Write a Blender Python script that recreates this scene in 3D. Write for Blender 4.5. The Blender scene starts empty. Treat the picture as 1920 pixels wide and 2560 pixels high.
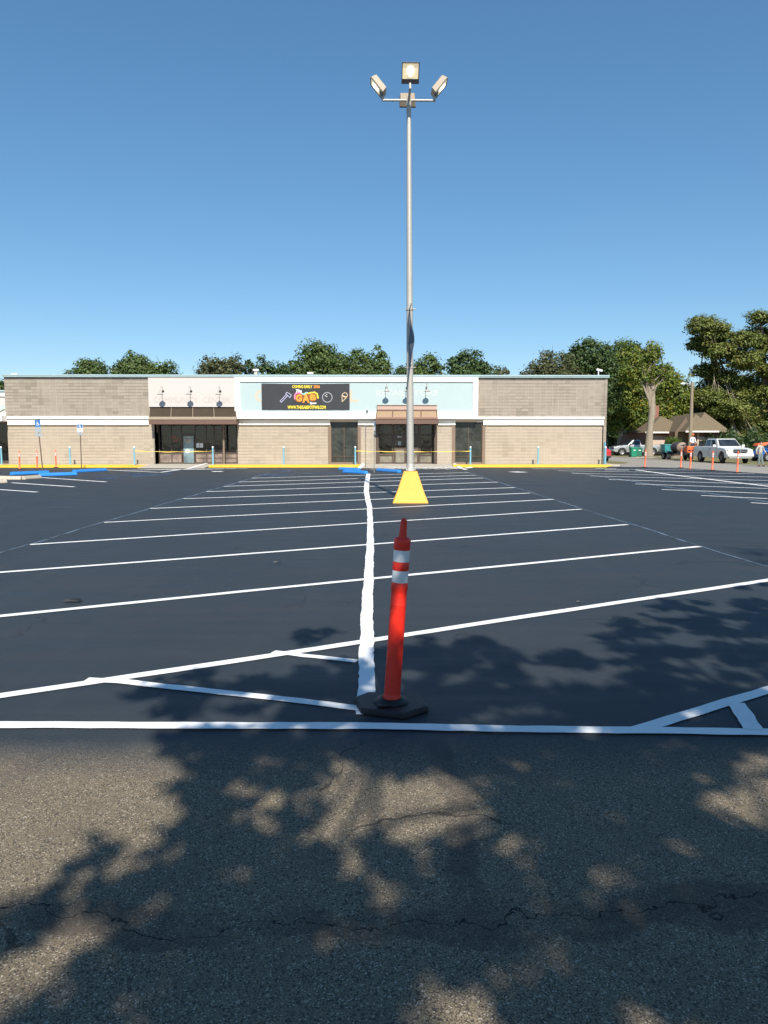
import bpy, math, random
import numpy as np
from mathutils import Vector, Matrix
random.seed(7); rng = np.random.default_rng(7)
R = math.radians
scn = bpy.context.scene
COL = scn.collection

# ------------------------------------------------------------------ camera
F = 1850.0; CAMZ = 1.6
PITCH = math.atan((1280-1105)/F); YAW = math.atan(29/F)
cd = bpy.data.cameras.new('camera'); cam = bpy.data.objects.new('camera', cd); COL.objects.link(cam)
cd.sensor_fit = 'HORIZONTAL'; cd.sensor_width = 36.0; cd.lens = 36*F/1920
cd.clip_start = .05; cd.clip_end = 3000
cam.location = (0, 0, CAMZ); cam.rotation_euler = (R(90)-PITCH, 0, -YAW)
scn.camera = cam
_rot = cam.rotation_euler.to_matrix()
def ray(px, py): return _rot @ Vector(((px-960)/F, (1280-py)/F, -1))
def G(px, py, z=0.0):                    # survey: point of the photo on a level z
    d = ray(px, py); t = (z-CAMZ)/d.z
    return Vector((d.x*t, d.y*t, z))
def U(px, py, Y):                        # survey: point of the photo on the upright plane at distance Y
    d = ray(px, py); t = Y/d.y
    return Vector((d.x*t, Y, CAMZ+d.z*t))
def ux(px, Y): return U(px, 1105, Y).x
def uz(py, Y): return U(931, py, Y).z

# ------------------------------------------------------------------ materials
def nm(name):
    m = bpy.data.materials.new(name); m.use_nodes = True
    return m, m.node_tree.nodes, m.node_tree.links, m.node_tree.nodes['Principled BSDF']
def plain(name, col, rough=.6, metal=0., spec=.5, var=.12, scale=6., bump=0., bscale=60., coat=0.):
    m, n, l, b = nm(name)
    b.inputs['Roughness'].default_value = rough; b.inputs['Metallic'].default_value = metal
    b.inputs['Specular IOR Level'].default_value = spec
    b.inputs['Coat Weight'].default_value = coat; b.inputs['Coat Roughness'].default_value = .08
    tc = n.new('ShaderNodeTexCoord')
    nz = n.new('ShaderNodeTexNoise'); nz.inputs['Scale'].default_value = scale; nz.inputs['Detail'].default_value = 6
    l.new(tc.outputs['Object'], nz.inputs['Vector'])
    mx = n.new('ShaderNodeMix'); mx.data_type = 'RGBA'
    a = [max(0, c*(1-var)) for c in col]; c2 = [min(1, c*(1+var)) for c in col]
    mx.inputs[6].default_value = (*a, 1); mx.inputs[7].default_value = (*c2, 1)
    l.new(nz.outputs['Fac'], mx.inputs[0]); l.new(mx.outputs[2], b.inputs['Base Color'])
    if bump:
        n2 = n.new('ShaderNodeTexNoise'); n2.inputs['Scale'].default_value = bscale; n2.inputs['Detail'].default_value = 4
        l.new(tc.outputs['Object'], n2.inputs['Vector'])
        bp = n.new('ShaderNodeBump'); bp.inputs['Strength'].default_value = bump; bp.inputs['Distance'].default_value = .02
        l.new(n2.outputs['Fac'], bp.inputs['Height']); l.new(bp.outputs['Normal'], b.inputs['Normal'])
    return m
def math_(n, l, op, a, b=None, clamp=False):
    m = n.new('ShaderNodeMath'); m.operation = op; m.use_clamp = clamp
    for i, v in enumerate((a, b)):
        if v is None: continue
        if isinstance(v, (int, float)): m.inputs[i].default_value = v
        else: l.new(v, m.inputs[i])
    return m.outputs[0]
def mixc(n, l, f, a, b, mode='MIX'):
    m = n.new('ShaderNodeMix'); m.data_type = 'RGBA'; m.blend_type = mode
    for i, v in ((0, f), (6, a), (7, b)):
        if isinstance(v, tuple): m.inputs[i].default_value = (*v, 1) if len(v) == 3 else v
        elif isinstance(v, (int, float)): m.inputs[i].default_value = v
        else: l.new(v, m.inputs[i])
    return m.outputs[2]
def noise(n, l, vec, scale, detail=4, rough=.5, dist=0.):
    t = n.new('ShaderNodeTexNoise'); t.inputs['Scale'].default_value = scale; t.inputs['Detail'].default_value = detail
    t.inputs['Roughness'].default_value = rough; t.inputs['Distortion'].default_value = dist
    l.new(vec, t.inputs['Vector']); return t.outputs['Fac']
def ramp(n, l, v, lo, hi):
    m = n.new('ShaderNodeMapRange'); m.inputs[1].default_value = lo; m.inputs[2].default_value = hi; m.clamp = True
    l.new(v, m.inputs[0]); return m.outputs[0]
def crack_mask(n, l, pos, scale, width, warp, gate_scale, gate):
    nv = n.new('ShaderNodeTexNoise'); nv.inputs['Scale'].default_value = 2.2; nv.inputs['Detail'].default_value = 5
    l.new(pos, nv.inputs['Vector'])
    vm = n.new('ShaderNodeVectorMath'); vm.operation = 'SCALE'; vm.inputs[3].default_value = warp
    l.new(nv.outputs['Color'], vm.inputs[0])
    va = n.new('ShaderNodeVectorMath'); va.operation = 'ADD'; l.new(pos, va.inputs[0]); l.new(vm.outputs[0], va.inputs[1])
    vo = n.new('ShaderNodeTexVoronoi'); vo.feature = 'DISTANCE_TO_EDGE'; vo.inputs['Scale'].default_value = scale
    l.new(va.outputs[0], vo.inputs['Vector'])
    c = math_(n, l, 'LESS_THAN', vo.outputs['Distance'], width)
    g = math_(n, l, 'GREATER_THAN', noise(n, l, pos, gate_scale, 2), gate)
    return math_(n, l, 'MULTIPLY', c, g)

def lot_material():
    m, n, l, b = nm('lot_asphalt')
    geo = n.new('ShaderNodeNewGeometry'); pos = geo.outputs['Position']
    sp = n.new('ShaderNodeSeparateXYZ'); l.new(pos, sp.inputs[0])
    # new sealcoat
    big = noise(n, l, pos, .35, 5, .6); mid = noise(n, l, pos, 2.5, 5, .6)
    mp = n.new('ShaderNodeMapping'); mp.inputs['Scale'].default_value = (.5, 3.0, 1); mp.inputs['Rotation'].default_value = (0, 0, R(12)); l.new(pos, mp.inputs[0])
    streak = noise(n, l, mp.outputs[0], 1.1, 6, .65)
    fine = noise(n, l, pos, 170, 3, .7)
    s = mixc(n, l, ramp(n, l, big, .3, .7), (.0148, .0215, .028), (.0235, .0315, .039))
    s = mixc(n, l, ramp(n, l, streak, .45, .75), s, (.031, .039, .048))
    mp2 = n.new('ShaderNodeMapping'); mp2.inputs['Scale'].default_value = (2.2, .12, 1); mp2.inputs['Rotation'].default_value = (0, 0, R(-4)); l.new(pos, mp2.inputs[0])
    s = mixc(n, l, math_(n, l, 'MULTIPLY', ramp(n, l, noise(n, l, mp2.outputs[0], .8, 5, .6), .55, .8), .5), s, (.045, .052, .056))
    mp3 = n.new('ShaderNodeMapping'); mp3.inputs['Scale'].default_value = (.25, 6., 1); mp3.inputs['Rotation'].default_value = (0, 0, R(28)); l.new(pos, mp3.inputs[0])
    s = mixc(n, l, math_(n, l, 'MULTIPLY', ramp(n, l, noise(n, l, mp3.outputs[0], 1.0, 6, .7), .56, .74), .45), s, (.010, .014, .019))
    s = mixc(n, l, math_(n, l, 'MULTIPLY', ramp(n, l, noise(n, l, pos, .9, 7, .75), .58, .72), .35), s, (.060, .064, .064))
    s = mixc(n, l, ramp(n, l, fine, .35, .75), s, (.036, .045, .054))
    # old worn aggregate
    vo = n.new('ShaderNodeTexVoronoi'); vo.inputs['Scale'].default_value = 190; l.new(pos, vo.inputs['Vector'])
    sepc = n.new('ShaderNodeSeparateColor'); l.new(vo.outputs['Color'], sepc.inputs[0])
    old = mixc(n, l, ramp(n, l, big, .3, .7), (.235, .187, .122), (.31, .25, .165))
    old = mixc(n, l, ramp(n, l, sepc.outputs[0], .2, 1.), mixc(n, l, .42, old, (.09, .075, .055)), old)
    old = mixc(n, l, math_(n, l, 'GREATER_THAN', sepc.outputs[1], .93), old, (.46, .41, .33))
    old = mixc(n, l, ramp(n, l, vo.outputs['Distance'], .45, .75), old, (.06, .05, .04))
    old = mixc(n, l, ramp(n, l, mid, .48, .78), old, mixc(n, l, .5, old, (.10, .085, .065)))
    v2 = n.new('ShaderNodeTexVoronoi'); v2.inputs['Scale'].default_value = 62; l.new(pos, v2.inputs['Vector']); s2c = n.new('ShaderNodeSeparateColor'); l.new(v2.outputs['Color'], s2c.inputs[0])
    old = mixc(n, l, math_(n, l, 'MULTIPLY', math_(n, l, 'GREATER_THAN', s2c.outputs[0], .94), math_(n, l, 'LESS_THAN', v2.outputs['Distance'], .38)), old, (.33, .28, .21))
    old = mixc(n, l, math_(n, l, 'MULTIPLY', math_(n, l, 'LESS_THAN', s2c.outputs[1], .08), math_(n, l, 'LESS_THAN', v2.outputs['Distance'], .42)), old, (.07, .06, .05))
    old = mixc(n, l, math_(n, l, 'MULTIPLY', ramp(n, l, noise(n, l, pos, 5.5, 6, .75), .52, .7), .4), old, (.15, .125, .09))
    # smooth tar seams wandering across the old surface
    wob = noise(n, l, pos, .9, 6, .62)
    def seam(expr_y, w):       # band around a line y = expr
        d = math_(n, l, 'ABSOLUTE', math_(n, l, 'SUBTRACT', sp.outputs['Y'], expr_y))
        return math_(n, l, 'SUBTRACT', 1., ramp(n, l, d, w*.75, w))
    base = math_(n, l, 'ADD', math_(n, l, 'MULTIPLY', wob, 1.1), 1.82)
    s1 = seam(base, .11)
    xl = math_(n, l, 'SUBTRACT', sp.outputs['X'], math_(n, l, 'ADD', math_(n, l, 'MULTIPLY', wob, .30), .20))
    s2 = math_(n, l, 'SUBTRACT', 1., ramp(n, l, math_(n, l, 'ABSOLUTE', xl), .05, .075))
    s2 = math_(n, l, 'MULTIPLY', s2, math_(n, l, 'GREATER_THAN', sp.outputs['Y'], 2.2))
    seamf = math_(n, l, 'MAXIMUM', s1, s2)
    old = mixc(n, l, math_(n, l, 'MULTIPLY', math_(n, l, 'MULTIPLY', seamf, ramp(n, l, noise(n, l, pos, 3.1, 5, .7), .3, .6)), .7), old, (.06, .05, .042))
    d2 = math_(n, l, 'ABSOLUTE', math_(n, l, 'SUBTRACT', sp.outputs['Y'], math_(n, l, 'ADD', base, math_(n, l, 'MULTIPLY', fine, .012))))
    old = mixc(n, l, math_(n, l, 'LESS_THAN', d2, .004), old, (.015, .013, .012))
    # boundary: sprayed edge of the sealcoat
    edge = math_(n, l, 'ADD', sp.outputs['Y'], math_(n, l, 'MULTIPLY', noise(n, l, pos, 1.6, 3), .35))
    edge = math_(n, l, 'ADD', edge, math_(n, l, 'MULTIPLY', noise(n, l, pos, 60, 2, .8), .35))
    fac = ramp(n, l, edge, 3.72, 4.28)
    col = mixc(n, l, fac, old, s)
    cr = crack_mask(n, l, pos, .55, .0038, .55, .5, .54)
    near = math_(n, l, 'LESS_THAN', sp.outputs['Y'], 13.)
    cr = math_(n, l, 'MULTIPLY', cr, near)
    col = mixc(n, l, math_(n, l, 'MULTIPLY', cr, .6), col, (.008, .008, .009))
    # small pale specks of grit
    v3 = n.new('ShaderNodeTexVoronoi'); v3.inputs['Scale'].default_value = 2.6; l.new(pos, v3.inputs['Vector'])
    col = mixc(n, l, math_(n, l, 'LESS_THAN', v3.outputs['Distance'], .016), col, (.35, .34, .32))
    l.new(col, b.inputs['Base Color'])
    rg = mixc(n, l, fac, (.95, .95, .95), mixc(n, l, ramp(n, l, streak, .3, .7), (.55, .55, .55), (.75, .75, .75))); l.new(rg, b.inputs['Roughness'])
    b.inputs['Specular IOR Level'].default_value = .4
    bp = n.new('ShaderNodeBump'); bp.inputs['Strength'].default_value = .6; bp.inputs['Distance'].default_value = .006
    hgt = math_(n, l, 'SUBTRACT', math_(n, l, 'MULTIPLY', noise(n, l, pos, 110, 3, .7), 1.), math_(n, l, 'MULTIPLY', math_(n, l, 'MAXIMUM', cr, 0.), 2.))
    l.new(hgt, bp.inputs['Height']); l.new(bp.outputs[0], b.inputs['Normal'])
    return m
def block_material(name, c1, c2, mortar, dark):
    m, n, l, b = nm(name)
    geo = n.new('ShaderNodeNewGeometry'); sp = n.new('ShaderNodeSeparateXYZ'); l.new(geo.outputs['Position'], sp.inputs[0])
    cb = n.new('ShaderNodeCombineXYZ'); l.new(math_(n, l, 'ADD', sp.outputs['X'], sp.outputs['Y']), cb.inputs[0]); l.new(sp.outputs['Z'], cb.inputs[1])
    br = n.new('ShaderNodeTexBrick'); br.offset = 0; br.inputs['Scale'].default_value = 1
    br.inputs['Brick Width'].default_value = .4; br.inputs['Row Height'].default_value = .2; br.inputs['Mortar Size'].default_value = .011
    br.inputs['Mortar Smooth'].default_value = .3; br.inputs['Bias'].default_value = -.1
    br.inputs['Color1'].default_value = (*c1, 1); br.inputs['Color2'].default_value = (*c2, 1); br.inputs['Mortar'].default_value = (*mortar, 1)
    l.new(cb.outputs[0], br.inputs['Vector'])
    # horizontal joints weather dark, vertical joints stay pale in places
    row = math_(n, l, 'ABSOLUTE', math_(n, l, 'SUBTRACT', math_(n, l, 'FRACT', math_(n, l, 'DIVIDE', sp.outputs['Z'], .2)), .5))
    hj = math_(n, l, 'GREATER_THAN', row, .43)
    col = mixc(n, l, math_(n, l, 'MULTIPLY', hj, ramp(n, l, noise(n, l, geo.outputs['Position'], .45, 3), .25, .65)), br.outputs['Color'], (c1[0]*.42, c1[1]*.40, c1[2]*.38))
    # weathered whole blocks: quantised noise
    sn = n.new('ShaderNodeVectorMath'); sn.operation = 'SNAP'; sn.inputs[1].default_value = (.4, .2, 1); l.new(cb.outputs[0], sn.inputs[0])
    q = noise(n, l, sn.outputs[0], .55, 3, .7); wn = n.new('ShaderNodeTexWhiteNoise'); l.new(sn.outputs[0], wn.inputs['Vector'])
    qq = math_(n, l, 'ADD', q, math_(n, l, 'MULTIPLY', wn.outputs['Value'], .16))
    col = mixc(n, l, math_(n, l, 'MULTIPLY', ramp(n, l, qq, .60, .78), .6), col, dark)
    # rain streaks and fine grain
    mp = n.new('ShaderNodeMapping'); mp.inputs['Scale'].default_value = (2.2, .25, 1); l.new(cb.outputs[0], mp.inputs[0])
    col = mixc(n, l, math_(n, l, 'MULTIPLY', ramp(n, l, noise(n, l, mp.outputs[0], 1.5, 5), .58, .8), .45), col, dark)
    col = mixc(n, l, .35, col, mixc(n, l, noise(n, l, geo.outputs['Position'], 14, 5, .7), (.25, .25, .25), (.85, .85, .85)), 'OVERLAY')
    l.new(col, b.inputs['Base Color']); b.inputs['Roughness'].default_value = .92
    bp = n.new('ShaderNodeBump'); bp.inputs['Strength'].default_value = .5; bp.inputs['Distance'].default_value = .01
    l.new(math_(n, l, 'SUBTRACT', 1., br.outputs['Fac']), bp.inputs['Height']); l.new(bp.outputs[0], b.inputs['Normal'])
    return m
def leaf_material(name, dark, light, warm, warm_amt=.15, trans=.30):
    m, n, l, b = nm(name)
    at = n.new('ShaderNodeAttribute'); at.attribute_name = 'tint'
    sp = n.new('ShaderNodeSeparateColor'); l.new(at.outputs['Color'], sp.inputs[0])
    c = mixc(n, l, sp.outputs[0], dark, light)
    c = mixc(n, l, ramp(n, l, sp.outputs[1], 1-warm_amt, 1.), c, warm)
    l.new(c, b.inputs['Base Color']); b.inputs['Roughness'].default_value = .55; b.inputs['Specular IOR Level'].default_value = .35
    tr = n.new('ShaderNodeBsdfTranslucent'); l.new(mixc(n, l, .5, c, (.12, .16, .02)), tr.inputs['Color'])
    ms = n.new('ShaderNodeMixShader'); ms.inputs[0].default_value = trans
    out = n['Material Output']; l.new(b.outputs[0], ms.inputs[1]); l.new(tr.outputs[0], ms.inputs[2]); l.new(ms.outputs[0], out.inputs['Surface'])
    return m
def bark_material(name, c):
    m, n, l, b = nm(name)
    tc = n.new('ShaderNodeTexCoord'); mp = n.new('ShaderNodeMapping'); mp.inputs['Scale'].default_value = (4, 4, .7); l.new(tc.outputs['Object'], mp.inputs[0])
    f = noise(n, l, mp.outputs[0], 5, 6, .7)
    l.new(mixc(n, l, ramp(n, l, f, .3, .7), tuple(x*.45 for x in c), c), b.inputs['Base Color']); b.inputs['Roughness'].default_value = .95
    bp = n.new('ShaderNodeBump'); bp.inputs['Strength'].default_value = .8; bp.inputs['Distance'].default_value = .05
    l.new(f, bp.inputs['Height']); l.new(bp.outputs[0], b.inputs['Normal']); return m
def paint_material(name, c, wear=.55, gap=.0):
    m, n, l, b = nm(name)
    geo = n.new('ShaderNodeNewGeometry'); pos = geo.outputs['Position']
    f = noise(n, l, pos, 38, 5, .75); g = noise(n, l, pos, 3, 4)
    col = mixc(n, l, ramp(n, l, g, .3, .8), c, tuple(x*.86 for x in c))
    col = mixc(n, l, math_(n, l, 'MULTIPLY', ramp(n, l, f, .60, .75), wear), col, tuple(x*.45+.01 for x in c))
    if gap:
        col = mixc(n, l, ramp(n, l, noise(n, l, pos, 1.7, 5, .7), gap-.08, gap+.08), (.035, .042, .05), col)
    l.new(col, b.inputs['Base Color']); b.inputs['Roughness'].default_value = .7
    bp = n.new('ShaderNodeBump'); bp.inputs['Strength'].default_value = .35; bp.inputs['Distance'].default_value = .004
    l.new(noise(n, l, pos, 120, 3), bp.inputs['Height']); l.new(bp.outputs[0], b.inputs['Normal']); return m
def glass_dark(name, col, rough=.06, wrinkle=.15, wscale=1.2):
    m, n, l, b = nm(name)
    geo = n.new('ShaderNodeNewGeometry')
    g = noise(n, l, geo.outputs['Position'], 1.1, 4, .6)
    l.new(mixc(n, l, ramp(n, l, g, .35, .7), tuple(c*.5 for c in col), tuple(min(1, c*1.5) for c in col)), b.inputs['Base Color'])
    b.inputs['Roughness'].default_value = rough; b.inputs['Specular IOR Level'].default_value = .6
    bp = n.new('ShaderNodeBump'); bp.inputs['Strength'].default_value = wrinkle; bp.inputs['Distance'].default_value = .08
    l.new(noise(n, l, geo.outputs['Position'], wscale, 3, .5, .6), bp.inputs['Height']); l.new(bp.outputs[0], b.inputs['Normal']); return m
def ground_material(name, c1, c2, c3, s1=.5, s2=25, bump=.4):
    m, n, l, b = nm(name)
    geo = n.new('ShaderNodeNewGeometry'); pos = geo.outputs['Position']
    c = mixc(n, l, ramp(n, l, noise(n, l, pos, s1, 5, .6), .3, .7), c1, c2)
    c = mixc(n, l, ramp(n, l, noise(n, l, pos, s2, 5, .75), .45, .75), c, c3)
    l.new(c, b.inputs['Base Color']); b.inputs['Roughness'].default_value = .95
    bp = n.new('ShaderNodeBump'); bp.inputs['Strength'].default_value = bump; bp.inputs['Distance'].default_value = .03
    l.new(noise(n, l, pos, s2, 4), bp.inputs['Height']); l.new(bp.outputs[0], b.inputs['Normal']); return m
def emit(name, col, s):
    m, n, l, b = nm(name); b.inputs['Base Color'].default_value = (*col, 1)
    b.inputs['Emission Color'].default_value = (*col, 1); b.inputs['Emission Strength'].default_value = s; return m

MT = dict(
    lot=lot_material(),
    street=ground_material('street_asphalt', (.27, .25, .215), (.33, .305, .265), (.22, .20, .175), .25, 30, .2),
    grass=ground_material('lawn_grass', (.15, .14, .055), (.23, .195, .09), (.09, .11, .03), .35, 9, .8),
    dirt=ground_material('land', (.16, .14, .07), (.2, .17, .09), (.08, .1, .03), .05, 2, .5),
    concrete=ground_material('concrete', (.42, .38, .32), (.50, .46, .39), (.34, .31, .26), .7, 22, .2),
    concrete_stop=plain('concrete_stop', (.50, .44, .35), .9, var=.2, scale=9, bump=.3),
    white_line=paint_material('white_paint_line', (.88, .88, .86), .55),
    old_line=paint_material('old_guide_line', (.13, .19, .26), .5, .45),
    blue_line=paint_material('blue_paint_line', (.06, .19, .48), .7, .42),
    yellow=paint_material('yellow_kerb_paint', (.78, .47, .03), .35),
    yellow_block=plain('yellow_block_paint', (.78, .395, .045), .6, var=.06, scale=14, bump=.25, bscale=18),
    blue_stop=plain('blue_stop_paint', (.03, .24, .66), .55, var=.12, scale=9, bump=.2),
    block_up=block_material('weathered_block', (.30, .258, .212), (.335, .29, .24), (.41, .36, .30), (.155, .135, .108)),
    block_low=block_material('painted_block', (.385, .33, .265), (.405, .348, .28), (.46, .405, .325), (.28, .24, .185)),
    white_trim=plain('white_trim', (.88, .87, .84), .55, var=.03, scale=2),
    cream=plain('cream_panel', (.55, .505, .475), .7, var=.03, scale=1.5),
    ghost=plain('ghost_letter', (.48, .43, .405), .8, var=.05),
    ghost_cream=plain('ghost_cream_letter', (.55, .47, .37), .8, var=.06),
    ghost_white=plain('ghost_white_letter', (.50, .55, .54), .8, var=.05),
    pale_blue=plain('pale_blue_panel', (.40, .50, .505), .6, var=.04, scale=.8),
    coping=plain('coping_metal', (.34, .46, .49), .45, var=.1, scale=1.5),
    brown=plain('brown_metal', (.145, .085, .062), .5, var=.12, scale=3),
    brown_pink=plain('faded_brown_metal', (.27, .15, .108), .5, var=.1, scale=3),
    tan_panel=plain('tan_awning_panel', (.30, .20, .115), .45, var=.1, scale=2),
    dark_panel=plain('smoked_awning_panel', (.055, .042, .028), .7, spec=.2, var=.35, scale=1.5),
    bronze=plain('bronze_frame', (.085, .06, .045), .45, var=.15),
    jamb=plain('brown_jamb', (.20, .145, .105), .55, var=.12),
    glass=glass_dark('storefront_glass', (.012, .012, .014), .05, .12, .8),
    wrap=glass_dark('wrinkled_dark_wrap', (.038, .042, .034), .3, .9, 1.6),
    low_pane=glass_dark('tan_low_pane', (.29, .225, .19), .12, .3, 1.2),  # tan pane colour, mottled by noise
    low_pane_grey=glass_dark('grey_low_pane', (.21, .19, .15), .12, .5, 1.5),
    door_blue=glass_dark('pale_door_glass', (.17, .235, .26), .1, .25, 1.5),
    stone=plain('stone_return', (.24, .23, .185), .9, var=.5, scale=5, bump=.5, bscale=6),
    paper=plain('paper', (.75, .75, .76), .8, var=.03),
    blue_bollard=plain('blue_bollard_paint', (.16, .40, .52), .5, var=.1, scale=8),
    white_cap=plain('white_cap', (.75, .77, .76), .5, var=.05),
    black=plain('black_metal', (.02, .021, .023), .4, var=.2),
    black_rubber=plain('black_rubber', (.0065, .007, .009), .55, var=.4, scale=30, bump=.3, bscale=90),
    orange=plain('orange_plastic', (.76, .026, .012), .45, spec=.5, var=.08, scale=7, bump=.05),
    orange_far=plain('orange_post_plastic', (.95, .16, .07), .5, var=.08, scale=5),
    reflective=plain('reflective_sheeting', (.66, .70, .72), .35, var=.04, scale=30),
    galv=plain('galvanised_steel', (.46, .44, .40), .5, .25, var=.1, scale=3, bump=.1, bscale=20),
    beige=plain('beige_fixture_paint', (.36, .29, .215), .5, var=.08),
    navy=plain('fixture_dark_side', (.05, .05, .055), .5),
    lamp_glass=emit('lit_lamp_glass', (.80, .68, .45), .45),
    bulb=emit('lit_bulb', (1., .93, .75), 3.),
    sign_blue=plain('sign_blue', (.03, .16, .42), .45, var=.05),
    sign_grey=plain('sign_grey', (.33, .37, .38), .5, var=.08),
    sign_white=plain('sign_white', (.78, .80, .82), .45, var=.03),
    rust_post=plain('rusty_post', (.12, .085, .055), .8, var=.3, scale=12),
    green_post=plain('green_grey_post', (.22, .25, .20), .6, var=.15, scale=9),
    tape=plain('yellow_tape', (.85, .62, .10), .5, var=.15, scale=3),
    banner=plain('banner_vinyl', (.045, .046, .05), .35, spec=.4, var=.15, scale=1.5),
    b_yellow=plain('print_yellow', (.9, .72, .05), .5, var=.03), b_orange=plain('print_orange', (.9, .32, .04), .5, var=.03),
    b_white=plain('print_white', (.85, .85, .85), .5, var=.02), b_pink=plain('print_pink', (.80, .22, .42), .5, var=.05),
    b_brown=plain('print_brown', (.28, .08, .015), .5, var=.05), b_grey=plain('print_grey', (.33, .34, .37), .5, var=.05),
    b_lilac=plain('print_lilac', (.38, .37, .52), .5, var=.05), b_teal=plain('print_teal', (.3, .65, .5), .5), b_tan=plain('print_tan', (.6, .46, .3), .5),
    cloth=plain('flag_cloth', (.12, .15, .19), .75, var=.2, scale=2),
    shingle=plain('shingle_roof', (.155, .12, .075), .9, var=.25, scale=8, bump=.3, bscale=12),
    house_brick=plain('house_brick', (.26, .12, .085), .9, var=.3, scale=14), house_tan=plain('house_tan_brick', (.33, .24, .18), .9, var=.2, scale=14),
    garage=plain('garage_door', (.52, .40, .33), .6, var=.05), white_paint=plain('house_white', (.70, .68, .64), .6, var=.05),
    win=glass_dark('house_window', (.03, .035, .04), .1),
    car_white=plain('white_car_paint', (.72, .73, .70), .3, var=.02, coat=.6), car_silver=plain('silver_car_paint', (.42, .44, .45), .3, .5, var=.04, coat=.6),
    car_red=plain('red_car_paint', (.50, .015, .03), .3, var=.05, coat=.6), car_blue=plain('blue_car_paint', (.015, .09, .32), .3, var=.05, coat=.6),
    car_glass=glass_dark('car_glass', (.025, .032, .04), .05, 0.02), tyre=plain('tyre_rubber', (.018, .018, .019), .8, var=.2),
    rim=plain('wheel_rim', (.42, .42, .43), .35, .6, var=.1), chrome=plain('chrome', (.6, .6, .6), .2, .8, var=.03),
    taillight=plain('tail_lamp', (.5, .02, .015), .25, var=.05), headlight=plain('head_lamp', (.62, .62, .58), .15, var=.1),
    grille=plain('grille', (.03, .03, .035), .4, var=.3, scale=30), bin_green=plain('green_bin_plastic', (.01, .22, .12), .5, var=.08),
    teal=plain('teal_box', (.05, .30, .30), .5, var=.1), tank=plain('grey_brown_tank', (.26, .19, .15), .6, var=.25, scale=4), tank_dark=plain('dark_tank_band', (.06, .055, .06), .6, var=.2),
    gen=plain('orange_generator', (.75, .14, .035), .5, var=.2, scale=6),
    utility=plain('weathered_wood_pole', (.26, .21, .145), .9, var=.25, scale=6), roof_top=plain('flat_roof', (.4, .4, .38), .9),
    skin=plain('skin', (.50, .28, .19), .55, var=.05), hoodie=plain('grey_sweatshirt', (.40, .40, .36), .9, var=.08, scale=20), jeans=plain('grey_blue_jeans', (.17, .21, .22), .9, var=.15, scale=20),
    shoe=plain('dark_shoe', (.05, .045, .04), .7), hair=plain('dark_hair', (.025, .017, .013), .8), hat=plain('orange_hat', (.9, .2, .06), .6), white_shirt=plain('white_shirt', (.65, .68, .70), .9), dark_cloth=plain('dark_trousers', (.04, .045, .07), .9),
    leaf_oak=leaf_material('oak_leaf', (.045, .085, .022), (.13, .185, .055), (.19, .19, .06), .12),
    leaf_dark=leaf_material('dark_leaf', (.034, .07, .024), (.095, .15, .05), (.09, .1, .03), .08),
    leaf_pale=leaf_material('pale_leaf', (.06, .075, .032), (.14, .15, .07), (.24, .20, .08), .25),
    leaf_yellow=leaf_material('yellowing_leaf', (.055, .10, .015), (.19, .24, .04), (.36, .27, .02), .28),
    leaf_olive=leaf_material('olive_leaf', (.08, .11, .024), (.22, .25, .065), (.28, .25, .075), .2),
    leaf_shrub=leaf_material('shrub_leaf', (.05, .10, .015), (.15, .22, .04), (.25, .25, .06), .2),
    leaf_thick=leaf_material('thick_oak_leaf', (.03, .055, .016), (.09, .12, .035), (.15, .14, .04), .1, .06),
    bark=bark_material('bark', (.20, .16, .12)), bark_grey=bark_material('grey_bark', (.40, .34, .26)),
)

def scuffed(m, dirt, amt):
    n = m.node_tree.nodes; l = m.node_tree.links; b = n['Principled BSDF']; src = b.inputs['Base Color'].links[0].from_socket
    tc = n.new('ShaderNodeTexCoord'); mp = n.new('ShaderNodeMapping'); mp.inputs['Scale'].default_value = (9, 9, 2.2); l.new(tc.outputs['Object'], mp.inputs[0])
    f = ramp(n, l, noise(n, l, mp.outputs[0], 2.4, 8, .78), .56, .72)
    g = ramp(n, l, noise(n, l, tc.outputs['Object'], 55, 4, .8), .62, .7)
    l.new(mixc(n, l, math_(n, l, 'MULTIPLY', math_(n, l, 'MAXIMUM', f, g), amt), src, dirt), b.inputs['Base Color'])
    l.new(math_(n, l, 'ADD', math_(n, l, 'MULTIPLY', f, .25), b.inputs['Roughness'].default_value), b.inputs['Roughness'])
for k_, d_, a_ in (('orange', (.22, .05, .03), .45), ('reflective', (.35, .34, .32), .5), ('yellow_block', (.42, .28, .08), .45), ('galv', (.28, .25, .20), .5), ('black_rubber', (.05, .047, .042), .55), ('yellow', (.40, .28, .08), .4)):
    scuffed(MT[k_], d_, a_)
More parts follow.
